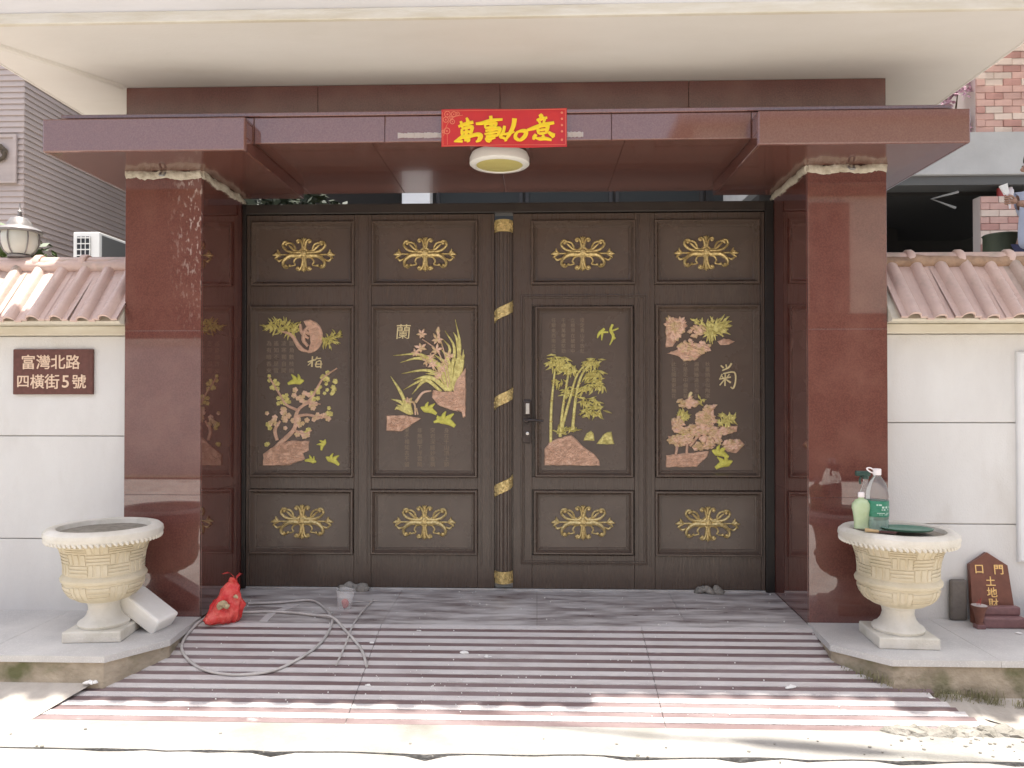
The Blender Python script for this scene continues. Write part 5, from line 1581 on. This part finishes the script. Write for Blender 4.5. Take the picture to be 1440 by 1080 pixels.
# weeds along the foot of the right ledge
mb = MB()
def blade(x, y, z, h):
    a = R.random() * 6.28
    d = Vector((math.cos(a), math.sin(a) - .5, 0)) * h * R.uniform(.2, .8)
    w = Vector((-d.y, d.x, 0)).normalized() * R.uniform(.0008, .002)
    p0, p1, p2 = Vector((x, y, z)), Vector((x, y, z)) + d * .4 + Vector((0, 0, h * .7)), Vector((x, y, z)) + d + Vector((0, 0, h))
    mb.add([p0 - w, p0 + w, p1 + w * .8, p1 - w * .8, p2], [(0, 1, 2, 3), (3, 2, 4)])
for (x0, y0, x1, y1, z, n, h) in ((1.46, -0.99, 1.62, -1.16, -0.13, 260, .035), (1.66, -1.165, 2.4, -1.17, -0.185, 620, .038), (2.0, -1.18, 2.3, -1.26, -0.20, 420, .032), (1.70, -1.17, 1.95, -1.20, -.18, 200, .03)):
    for k in range(n):
        t = R.random()
        if noise.noise(Vector((x0 * 3 + t * 4, z * 9, 1))) < -.15:
            continue
        blade(x0 + (x1 - x0) * t + R.gauss(0, .012), y0 + (y1 - y0) * t + R.gauss(0, .012), z + R.uniform(-.02, .02), h * R.uniform(.4, 1.2))
w = stuff(mb.build('weeds', M['weed'], smooth=0))
w['label'] = 'dry weeds growing along the foot of the right ledge'
w['category'] = 'weeds'

# ------------------------------------------------------------------ left neighbour: house clad in horizontal boards
sh_ = thing('clad_house', 'tall house clad in mauve horizontal boards left behind the wall', 'house', (-9.0, 8.0, -0.012))
MB().box(-13.0, -6.0, 4.015, 13.0, -0.012, 8.0).build('wall', M['siding'], sh_)
bh = 0.0680
b0 = MB().add([(-13.0, 4.012, 0), (-5.99, 4.012, 0), (-5.99, 3.990, 0.004), (-13.0, 3.990, 0.004), (-13.0, 4.012, bh), (-5.99, 4.012, bh), (-5.99, 4.004, bh), (-13.0, 4.004, bh)],
    [(0, 3, 2, 1), (4, 5, 6, 7), (3, 7, 6, 2), (0, 1, 5, 4), (1, 2, 6, 5), (0, 4, 7, 3)])
b1 = MB().add([(-6.0 + .003, 4.0, 0), (-6.0 + .003, 13, 0), (-5.975, 13, 0.004), (-5.975, 3.992, 0.004), (-6.0 + .003, 4.0, bh), (-6 + .003, 13, bh), (-5.990, 13, bh), (-5.990, 4.0, bh)],
    [(0, 3, 2, 1), (4, 5, 6, 7), (3, 7, 6, 2), (0, 1, 5, 4), (1, 2, 6, 5), (0, 4, 7, 3)])
p0 = p1 = None
for k in range(52):
    z = 2.55 + bh * k
    if p0 is None:
        base_z = z
        for mbx in (b0, b1):
            for v in mbx.v:
                v.z += z
        p0 = fix_normals(b0.build('siding_board', M['siding'], sh_, smooth=0))
        p1 = fix_normals(b1.build('siding_board', M['siding'], sh_, smooth=0))
    else:
        copy_part(p0, sh_, (0, R.uniform(-.0015, .0015), z - base_z))
        copy_part(p1, sh_, (R.uniform(-.0015, .0015), 0, z - base_z))
MB().box(-13.4, -5.6, 3.6, 13.4, 8.0, 8.15).build('roof', M['grey_wall'], sh_)
wf = MB()
ring(wf, -6.85, -6.055, 3.655, 4.22, [(0, 3.985), (0.0, 3.955), (0.035, 3.955), (0.04, 3.978)])
wfr = wf.build('window_frame', M['siding'], sh_, smooth=20)
MB().box(-6.81, -6.095, 3.972, 3.985, 3.695, 4.18).build('pane', M['siding'], wfr)
dm = MB()
dm.tube([(-6.25 + .075 * math.cos(t), 3.945, 4.0 + .075 * math.sin(t)) for t in [2 * PI * k / 16 for k in range(17)]], .022, 6, 2)
for k in range(60):
    t = R.random() * 6.28
    dm.ball((-6.25 + (.075 + R.gauss(0, .012)) * math.cos(t), 3.945, 4.0 + (.075 + R.gauss(0, .012)) * math.sin(t)), R.uniform(.016, .03), 6, 4, (1, .4, 1))
tag(dm.build('dried_wreath', M['bark'], smooth=40), 'dark dried wreath hanging on the window frame of the clad house', 'wreath')

ac = thing('air_conditioner', 'white outdoor air conditioner unit with grille mounted beside the clad house', 'air conditioner', (-5.25, 4.4, 2.55))
MB().bbox(-5.395, -5.085, 4.0, 4.82, 2.55, 3.085, 0.010).build('casing', M['ac'], ac)
gr = MB().box(-5.345, -5.19, 3.992, 3.9985, 2.60, 3.03).build('grille', M['black'], ac)
mb = MB()
for k in range(7):
    mb.box(-5.35, -5.185, 3.984, 3.9915, 2.60 + k * .068, 2.612 + k * .068)
for k in range(4):
    mb.box(-5.35 + k * .052, -5.343 + k * .052, 3.982, 3.9905, 2.60, 3.03)
mb.build('grille_bars', M['ac'], gr, smooth=0)
sd = MB().box(-5.0845, -5.078, 4.05, 4.78, 2.60, 3.05).build('dark_side_face', M['ac_dark'], ac)  # flat dark sheet over the long side of the casing
MB().box(-5.975, -5.10, 4.15, 4.19, 2.50, 2.549).box(-5.975, -5.10, 4.62, 4.66, 2.50, 2.549).build('bracket', M['bracket'], ac)

def leaves(mb, c, rad_, n, size, flat=1.0):
    for k in range(n):
        t = Vector((R.gauss(0, 1), R.gauss(0, 1), R.gauss(0, 1))).normalized() * (R.random() ** .4)
        p = Vector(c) + Vector((t.x * rad_[0], t.y * rad_[1], t.z * rad_[2]))
        if noise.noise(p * 3.5) < -0.22:
            continue
        a = Vector((R.gauss(0, 1), R.gauss(0, 1), R.gauss(0, .6))).normalized()
        b = a.cross(Vector((R.gauss(0, 1), R.gauss(0, 1), R.gauss(0, 1)))).normalized()
        s = size * R.uniform(.6, 1.3)
        mb.add([p - a * s, p + b * s * .45, p + a * s, p - b * s * .45], [(0, 1, 2, 3)])
def shrub(name, label, x, y, z0, h, crad, n, size, m, cat='shrub', trunk_r=0.03):
    t = thing(name, label, cat, (x, y, z0))
    mb = MB().tube([(x, y, z0), (x + .03, y, z0 + h * .5), (x - .02, y + .02, z0 + h)], [trunk_r, trunk_r * .7, trunk_r * .4], 8, 5)
    for k in range(7):
        a = k * 2.4
        mb.tube([(x, y, z0 + h * (.55 + .05 * k)), (x + crad[0] * .6 * math.cos(a), y + crad[1] * .6 * math.sin(a), z0 + h + crad[2] * (.1 + .08 * k))], [trunk_r * .45, trunk_r * .15], 6, 4)
    mb.build('trunk', M['bark'], t)
    mb = MB()
    for k in range(6):
        a = k * 1.05
        leaves(mb, (x + crad[0] * .45 * math.cos(a), y + crad[1] * .45 * math.sin(a), z0 + h + crad[2] * R.uniform(-.3, .4)), [c * .62 for c in crad], n // 6, size)
    mb.build('crown', m, t, smooth=0)
    return t
shrub('shrub', 'green leafy shrub peeking over left wall behind the lantern', -3.42, 0.25, -0.012, 1.95, (0.20, 0.25, 0.42), 900, 0.032, M['leaf'])

# ------------------------------------------------------------------ courtyard house seen through the slot above the gate
ch = thing('courtyard_house', 'house behind the gate, walls near-black for shade, dark glass, one white column', 'house', (0, 6.5, -0.012))
MB().box(-1.46, 5.0, 6.05, 10.0, -0.012, 6.0).box(-7.0, -1.461, 7.4, 10, -0.012, 6.0).build('wall', M['shade_wall'], ch)
MB().bbox(-1.86, -1.47, 5.75, 6.04, -0.012, 4.6, 0.01).build('column', M['white_paint'], ch)
for k in range(5):
    wn_ = MB()
    x0 = -1.42 + k * 1.26
    ring(wn_, x0, x0 + 1.22, 3.0, 4.5, [(0, 6.045), (0, 6.01), (0.05, 6.01), (0.05, 6.035)])
    fr_ = wn_.build('window', M['gate_dark'], ch, smooth=20)
    MB().box(x0 + .04, x0 + 1.18, 6.03, 6.04, 3.04, 4.46).build('pane', M['glass_dark'], fr_)
MB().box(-7.4, 5.4, 5.2, 10.4, 6.0, 6.15).build('roof', M['grey_wall'], ch)
shrub('courtyard_tree', 'green tree with shade-darkened leaves in the courtyard showing above left gate leaf', -3.0, 4.6, -0.012, 3.0, (1.25, .7, 1.0), 5200, 0.075, M['leaf_shaded'], 'tree', 0.09)

# ------------------------------------------------------------------ right neighbour: brick house, terrace, worker
bk = thing('brick_house', 'house of mixed pink brick over a pale concrete band, right behind wall', 'house', (6.5, 6.0, -0.012))
tz = 1.62
MB().box(3.3, 12.0, 1.6, 9.0, -0.012, tz).build('terrace', M['grey_wall'], bk)
MB().box(4.93, 12.0, 4.02, 9.0, 4.12, 8.0).build('wall', M['brick_joint'], bk)
MB().box(2.6, 4.925, 4.6, 9.0, 4.12, 8.0).build('set_back_wall', M['grey_wall'], bk)
MB().bbox(2.6, 12.0, 3.93, 9.0, 3.645, 4.118, 0.008).build('concrete_band', M['grey_wall'], bk)
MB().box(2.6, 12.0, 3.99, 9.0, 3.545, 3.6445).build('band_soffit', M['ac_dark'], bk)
MB().box(2.6, 12.0, 6.98, 7.2, tz, 3.5445).box(2.6, 2.8, 4.3, 6.979, tz, 3.5445).build('room_wall', M['shade_wall'], bk)
MB().box(2.801, 6.4, 4.3, 6.979, 3.50, 3.5444).build('room_ceiling', M['shade_wall'], bk)
mb = MB().tube([(4.75, 4.05, 3.48), (4.42, 3.98, 3.385), (4.72, 4.05, 3.30)], 0.016, 6, 0)
mb.build('awning_bracket', M['bracket'], bk)
MB().box(4.975, 7.5, 4.02, 4.16, tz, 3.42).build('pier_core', M['brick_joint'], bk)
bw_, bh_, jt = 0.193, 0.072, 0.005
bmesh_by = {}
def brick_part(x, z, w, y=4.0):
    kind = R.choices(['brick_pink', 'brick_red', 'brick_cream'], [4, 2.4, 3.6])[0]
    key = (round(w, 3), kind)
    if key not in bmesh_by:
        o = MB().bbox(0, w, 0, 0.045, 0, bh_, 0.004).build('brick', M[kind], None, smooth=0)
        o.parent = bk
        bmesh_by[key] = o.data
    else:
        o = bpy.data.objects.new('brick', bmesh_by[key])
        C.objects.link(o)
        o.parent = bk
    o.location = Vector((x, y + R.uniform(-.005, .004), z)) - bk.location
MB().box(2.15, 8.0, -1.0, 3.9, 6.2, 6.36).build('shade_slab', M['grey_wall'], bk)  # unseen slab added to keep the sun off the right wall tiles
for r in range(20):
    z = 4.124 + r * (bh_ + jt)
    x = 4.935
    if r % 2:
        brick_part(x, z, bw_ / 2 - jt / 2)
        x += bw_ / 2 + jt / 2
    while x < 5.95:
        brick_part(x, z, bw_)
        x += bw_ + jt
for r in range(13):
    z = 2.42 + r * (bh_ + jt)
    x = 4.978
    if r % 2:
        brick_part(x, z, bw_ / 2 - jt / 2)
        x += bw_ / 2 + jt / 2
    while x < 5.75:
        brick_part(x, z, bw_)
        x += bw_ + jt
cn = thing('paint_can', 'small red paint can standing on top of the brick pier', 'can', (5.24, 4.07, 3.42))
MB().lathe([(0.040, 3.4205), (0.045, 3.423), (0.045, 3.52), (0.04, 3.525)], 16, Matrix.Translation((5.24, 4.07, 0))).build('can_body', M['red_scrap'], cn)
cn = thing('white_jar', 'small white jar beside the red can on brick pier', 'jar', (5.34, 4.07, 3.42))
MB().lathe([(0.035, 3.4205), (0.038, 3.423), (0.038, 3.50), (0.025, 3.515), (.025, 3.53)], 16, Matrix.Translation((5.34, 4.07, 0))).build('jar_body', M['white_cap'], cn)
t = thing('bougainvillea', 'lilac flowering bougainvillea at the left edge of the brick wall', 'shrub', (4.82, 4.25, 4.12))
MB().tube([(4.82, 4.25, 4.118), (4.80, 4.2, 4.35), (4.78, 4.1, 4.6)], [0.02, .015, .006], 7, 4).build('stem', M['bark'], t)
mb = MB()
leaves(mb, (4.80, 4.12, 4.46), (0.19, 0.12, 0.38), 1000, 0.034)
mb.build('flowers', M['lilac'], t, smooth=0)
mb = MB()
leaves(mb, (4.76, 4.14, 4.40), (0.16, 0.12, 0.30), 120, 0.034)
mb.build('foliage', M['leaf'], t, smooth=0)
dr = thing('oil_drum', 'olive green drum standing on the terrace beside the worker', 'drum', (4.40, 2.75, tz))
MB().lathe([(0.16, tz + .0), (0.165, tz + .01), (0.16, tz + .02), (0.16, tz + .36), (0.168, tz + .375), (0.16, tz + .39), (0.16, tz + .72), (0.168, tz + .735), (0.16, tz + .75), (0.16, tz + 1.09), (0.167, tz + 1.10), (0.160, tz + 1.11)], 28, Matrix.Translation((4.46, 2.75, 0))).build('drum_body', M['olive'], dr)

# worker: one skinned body, clothes as separate skins
def skin_mesh(name, pts, edges, radii, m, parent, sub=2, root=0):
    me = bpy.data.meshes.new(name)
    o = Vector((0, 0, 0))
    p = parent
    while p is not None:
        o += p.location
        p = p.parent
    me.from_pydata([tuple(Vector(q) - o) for q in pts], edges, [])
    ob = bpy.data.objects.new(name, me)
    C.objects.link(ob)
    ob.modifiers.new('skin', 'SKIN').use_smooth_shade = True
    sl = me.skin_vertices[0].data
    for i, r in enumerate(radii):
        sl[i].radius = r if isinstance(r, tuple) else (r, r)
        sl[i].use_root = (i == root)
    s = ob.modifiers.new('sub', 'SUBSURF')
    s.levels = s.render_levels = sub
    bpy.context.view_layer.update()
    m2 = bpy.data.meshes.new_from_object(ob.evaluated_get(bpy.context.evaluated_depsgraph_get()))
    bpy.data.objects.remove(ob)
    m2.name = name
    m2.materials.clear()
    m2.materials.append(m)
    m2.polygons.foreach_set('use_smooth', [True] * len(m2.polygons))
    o2 = bpy.data.objects.new(name, m2)
    C.objects.link(o2)
    o2.parent = parent
    return o2
PX, PY, PZ = 4.548, 2.34, tz
pe = thing('person', 'worker in pale blue shirt at the right edge holding up a brush', 'person', (PX, PY, PZ))
def pp(x, y, z):
    return (PX + x, PY + y, PZ + z)
# facing -X; near arm (y<0) reaches forward
pts = [pp(0, 0, .95), pp(-.01, 0, 1.15), pp(-.015, 0, 1.36), pp(-.01, 0, 1.46), pp(-.02, 0, 1.53), pp(-.035, 0, 1.63), pp(-.03, 0, 1.72),
       pp(-.02, -.18, 1.40), pp(-.05, -.22, 1.165), pp(-.21, -.22, 1.245), pp(-.32, -.21, 1.265),
       pp(-.02, .18, 1.40), pp(.02, .22, 1.14), pp(-.06, .21, .93), pp(-.09, .20, .85),
       pp(0, -.10, .90), pp(-.01, -.10, .50), pp(.02, -.10, .08), pp(-.13, -.10, .035),
       pp(0, .10, .90), pp(.03, .10, .50), pp(.06, .10, .08), pp(-.09, .10, .035)]
edges = [(0, 1), (1, 2), (2, 3), (3, 4), (4, 5), (5, 6), (2, 7), (7, 8), (8, 9), (9, 10), (2, 11), (11, 12), (12, 13), (13, 14), (0, 15), (15, 16), (16, 17), (17, 18), (0, 19), (19, 20), (20, 21), (21, 22)]
rr_ = [(.10, .15), (.10, .14), (.105, .16), .06, .055, (.095, .075), (.085, .07), .055, .042, .034, .030, .055, .042, .033, .028, .08, .055, .04, .04, .08, .055, .04, .04]
body = skin_mesh('body', pts, edges, rr_, M['skin'], pe)
# hand with five fingers closed on the brush handle
hand = []
hx, hy, hz_ = -.32, -.21, 1.265
hpts = [pp(hx, hy, hz_), pp(hx - .045, hy, hz_ + .012), pp(hx - .085, hy, hz_ + .018)]
hed = [(0, 1), (1, 2)]
hr = [(.026, .020), (.036, .020), (.034, .016)]
for k, (dz, L_) in enumerate(((.030, .9), (.010, 1.0), (-.010, .95), (-.028, .75))):
    b = len(hpts)
    hpts += [pp(hx - .085, hy - .004, hz_ + .018 + dz), pp(hx - .115 * (1 + .08 * L_), hy - .022, hz_ + .020 + dz), pp(hx - .105, hy - .045 * L_, hz_ + .018 + dz), pp(hx - .078, hy - .050 * L_, hz_ + .016 + dz)]
    hed += [(2, b), (b, b + 1), (b + 1, b + 2), (b + 2, b + 3)]
    hr += [.0105, .0095, .009, .008]
b = len(hpts)
hpts += [pp(hx - .035, hy - .022, hz_ + .036), pp(hx - .070, hy - .034, hz_ + .056), pp(hx - .098, hy - .034, hz_ + .060)]
hed += [(1, b), (b, b + 1), (b + 1, b + 2)]
hr += [.012, .0105, .009]
skin_mesh('hand', hpts, hed, hr, M['skin'], body, 1)
shp = [pp(0, 0, .88), pp(-.005, 0, 1.0), pp(-.012, 0, 1.15), pp(-.018, 0, 1.33), pp(-.012, 0, 1.45), pp(-.02, -.17, 1.405), pp(-.02, -.215, 1.22), pp(-.02, .17, 1.405), pp(.01, .215, 1.22)]
skin_mesh('shirt', shp, [(0, 1), (1, 2), (2, 3), (3, 4), (3, 5), (5, 6), (3, 7), (7, 8)], [(.135, .185), (.135, .18), (.13, .175), (.13, .185), .075, .078, .064, .078, .064], M['shirt'], pe)
trp = [pp(0, 0, .93), pp(0, -.10, .86), pp(-.01, -.10, .48), pp(.02, -.10, .09), pp(0, .10, .86), pp(.03, .10, .48), pp(.06, .10, .09)]
skin_mesh('trousers', trp, [(0, 1), (1, 2), (2, 3), (0, 4), (4, 5), (5, 6)], [(.125, .165), .105, .078, .068, .105, .078, .068], M['trousers'], pe)
hm = MB().ball((PX - .022, PY, PZ + 1.715), .098, 16, 12, (1.06, .86, .82))
hm.rough(.010, 22, 4)
hm.build('hair', M['hair'], pe, smooth=80)
mb = MB().ball((PX - .118, PY - .034, PZ + 1.655), .011, 8, 6).ball((PX - .118, PY + .034, PZ + 1.655), .011, 8, 6)
mb.build('eyes', M['hair'], body)
MB().tube([(PX - .118, PY, PZ + 1.655), (PX - .146, PY, PZ + 1.618), (PX - .122, PY, PZ + 1.605)], [.010, .017, .012], 8, 4).build('nose', M['skin'], body)
for s in (-1, 1):
    MB().ball((PX - .02, PY + s * .082, PZ + 1.645), .03, 8, 6, (.7, .3, 1)).build('ear', M['skin'], body)
    MB().bbox(PX - .19 + (.04 if s > 0 else 0), PX + .07 + (.04 if s > 0 else 0), PY + s * .10 - .045, PY + s * .10 + .045, PZ + .001, PZ + .085, .03).build('shoe', M['shoe'], pe)
pb = thing('paint_brush', 'white paint brush held upright in the hand of the worker', 'paint brush', (PX - .41, PY - .235, PZ + 1.27))
bx_, by_, bz_ = PX - .412, PY - .238, PZ + 1.26
MB().tube([(bx_ + .012, by_, bz_ - .05), (bx_, by_, bz_ + .02), (bx_ - .014, by_, bz_ + .075)], [.008, .010, .009], 8, 3).build('handle', M['white_cap'], pb)
MX = Matrix.Translation((bx_ - .016, by_, bz_ + .075)) @ Matrix.Rotation(-.35, 4, 'Y')
MB().add([(-.020, -.01, 0), (.020, -.01, 0), (.020, .01, 0), (-.020, .01, 0), (-.034, -.012, .09), (.034, -.012, .09), (.034, .012, .09), (-.034, .012, .09)],
    [(0, 3, 2, 1), (4, 5, 6, 7), (0, 1, 5, 4), (1, 2, 6, 5), (2, 3, 7, 6), (3, 0, 4, 7)], MX).build('bristles', M['foam'], pb, smooth=0)

# ------------------------------------------------------------------ across the street (behind the viewer, seen in the polish of the granite)
oh = thing('facing_house', 'beige house across the street with brown base and curtained window', 'house', (6.0, -11.0, -0.22))
MB().box(2.6, 14, -16, -9.6, -0.22, 2.55).build('base_wall', M['brown_wall'], oh)
MB().box(2.6, 14, -16, -9.62, 2.551, 5.6).build('wall', M['beige_wall'], oh)
MB().box(2.4, 14.2, -16, -9.54, 4.55, 4.75).build('ledge', M['brown_wall'], oh)
wn_ = MB().box(4.62, 5.27, -9.61, -9.56, 2.57, 4.42).build('window', M['curtain'], oh)
MB().box(2.3, 14.4, -16.2, -9.5, 5.6, 5.75).build('roof', M['tile'], oh)
ow = thing('facing_wall', 'low pale wall across the street left of the facing house', 'wall', (-5.0, -9.8, -0.22))
MB().box(-16, 2.55, -10.0, -9.6, -0.22, 2.05).build('wall', M['wall'], ow)
MB().box(-16, 2.58, -10.05, -9.55, 2.05, 2.15).build('coping', M['coping'], ow)
o2 = thing('facing_shed', 'brown walled building behind the low wall across the street', 'building', (-6.0, -13.0, -0.22))
MB().box(-16, 2.4, -16, -11.0, -0.22, 5.3).build('wall', M['brown_wall'], o2)
MB().box(-16.2, 2.5, -16.2, -10.7, 5.3, 5.42).build('roof', M['tile'], o2)
# overhead cables whose shadow crosses the street
for (dz, dy, lab) in ((4.3, -0.19, 'black utility cable hanging over the street, lower one'),):
    cb = MB().tube([(-7, 0.2 + dy - .0, dz + .5), (-0.2, -1.38 + dy, dz), (1.75, -1.70 + dy, dz - .02), (8, -3.0 + dy, dz + .4)], 0.014, 6, 8).build('utility_cable', M['cable'])
    tag(cb, 'black utility cable with a splice sleeve hanging over the street', 'cable')
    MB().tube([(0.85, -1.555 + dy, dz - .012), (1.0, -1.582 + dy, dz - .012), (1.35, -1.638 + dy, dz - .012), (1.5, -1.662 + dy, dz - .012)], [.016, .05, .05, .016], 10, 3).build('splice_sleeve', M['cable'], cb)
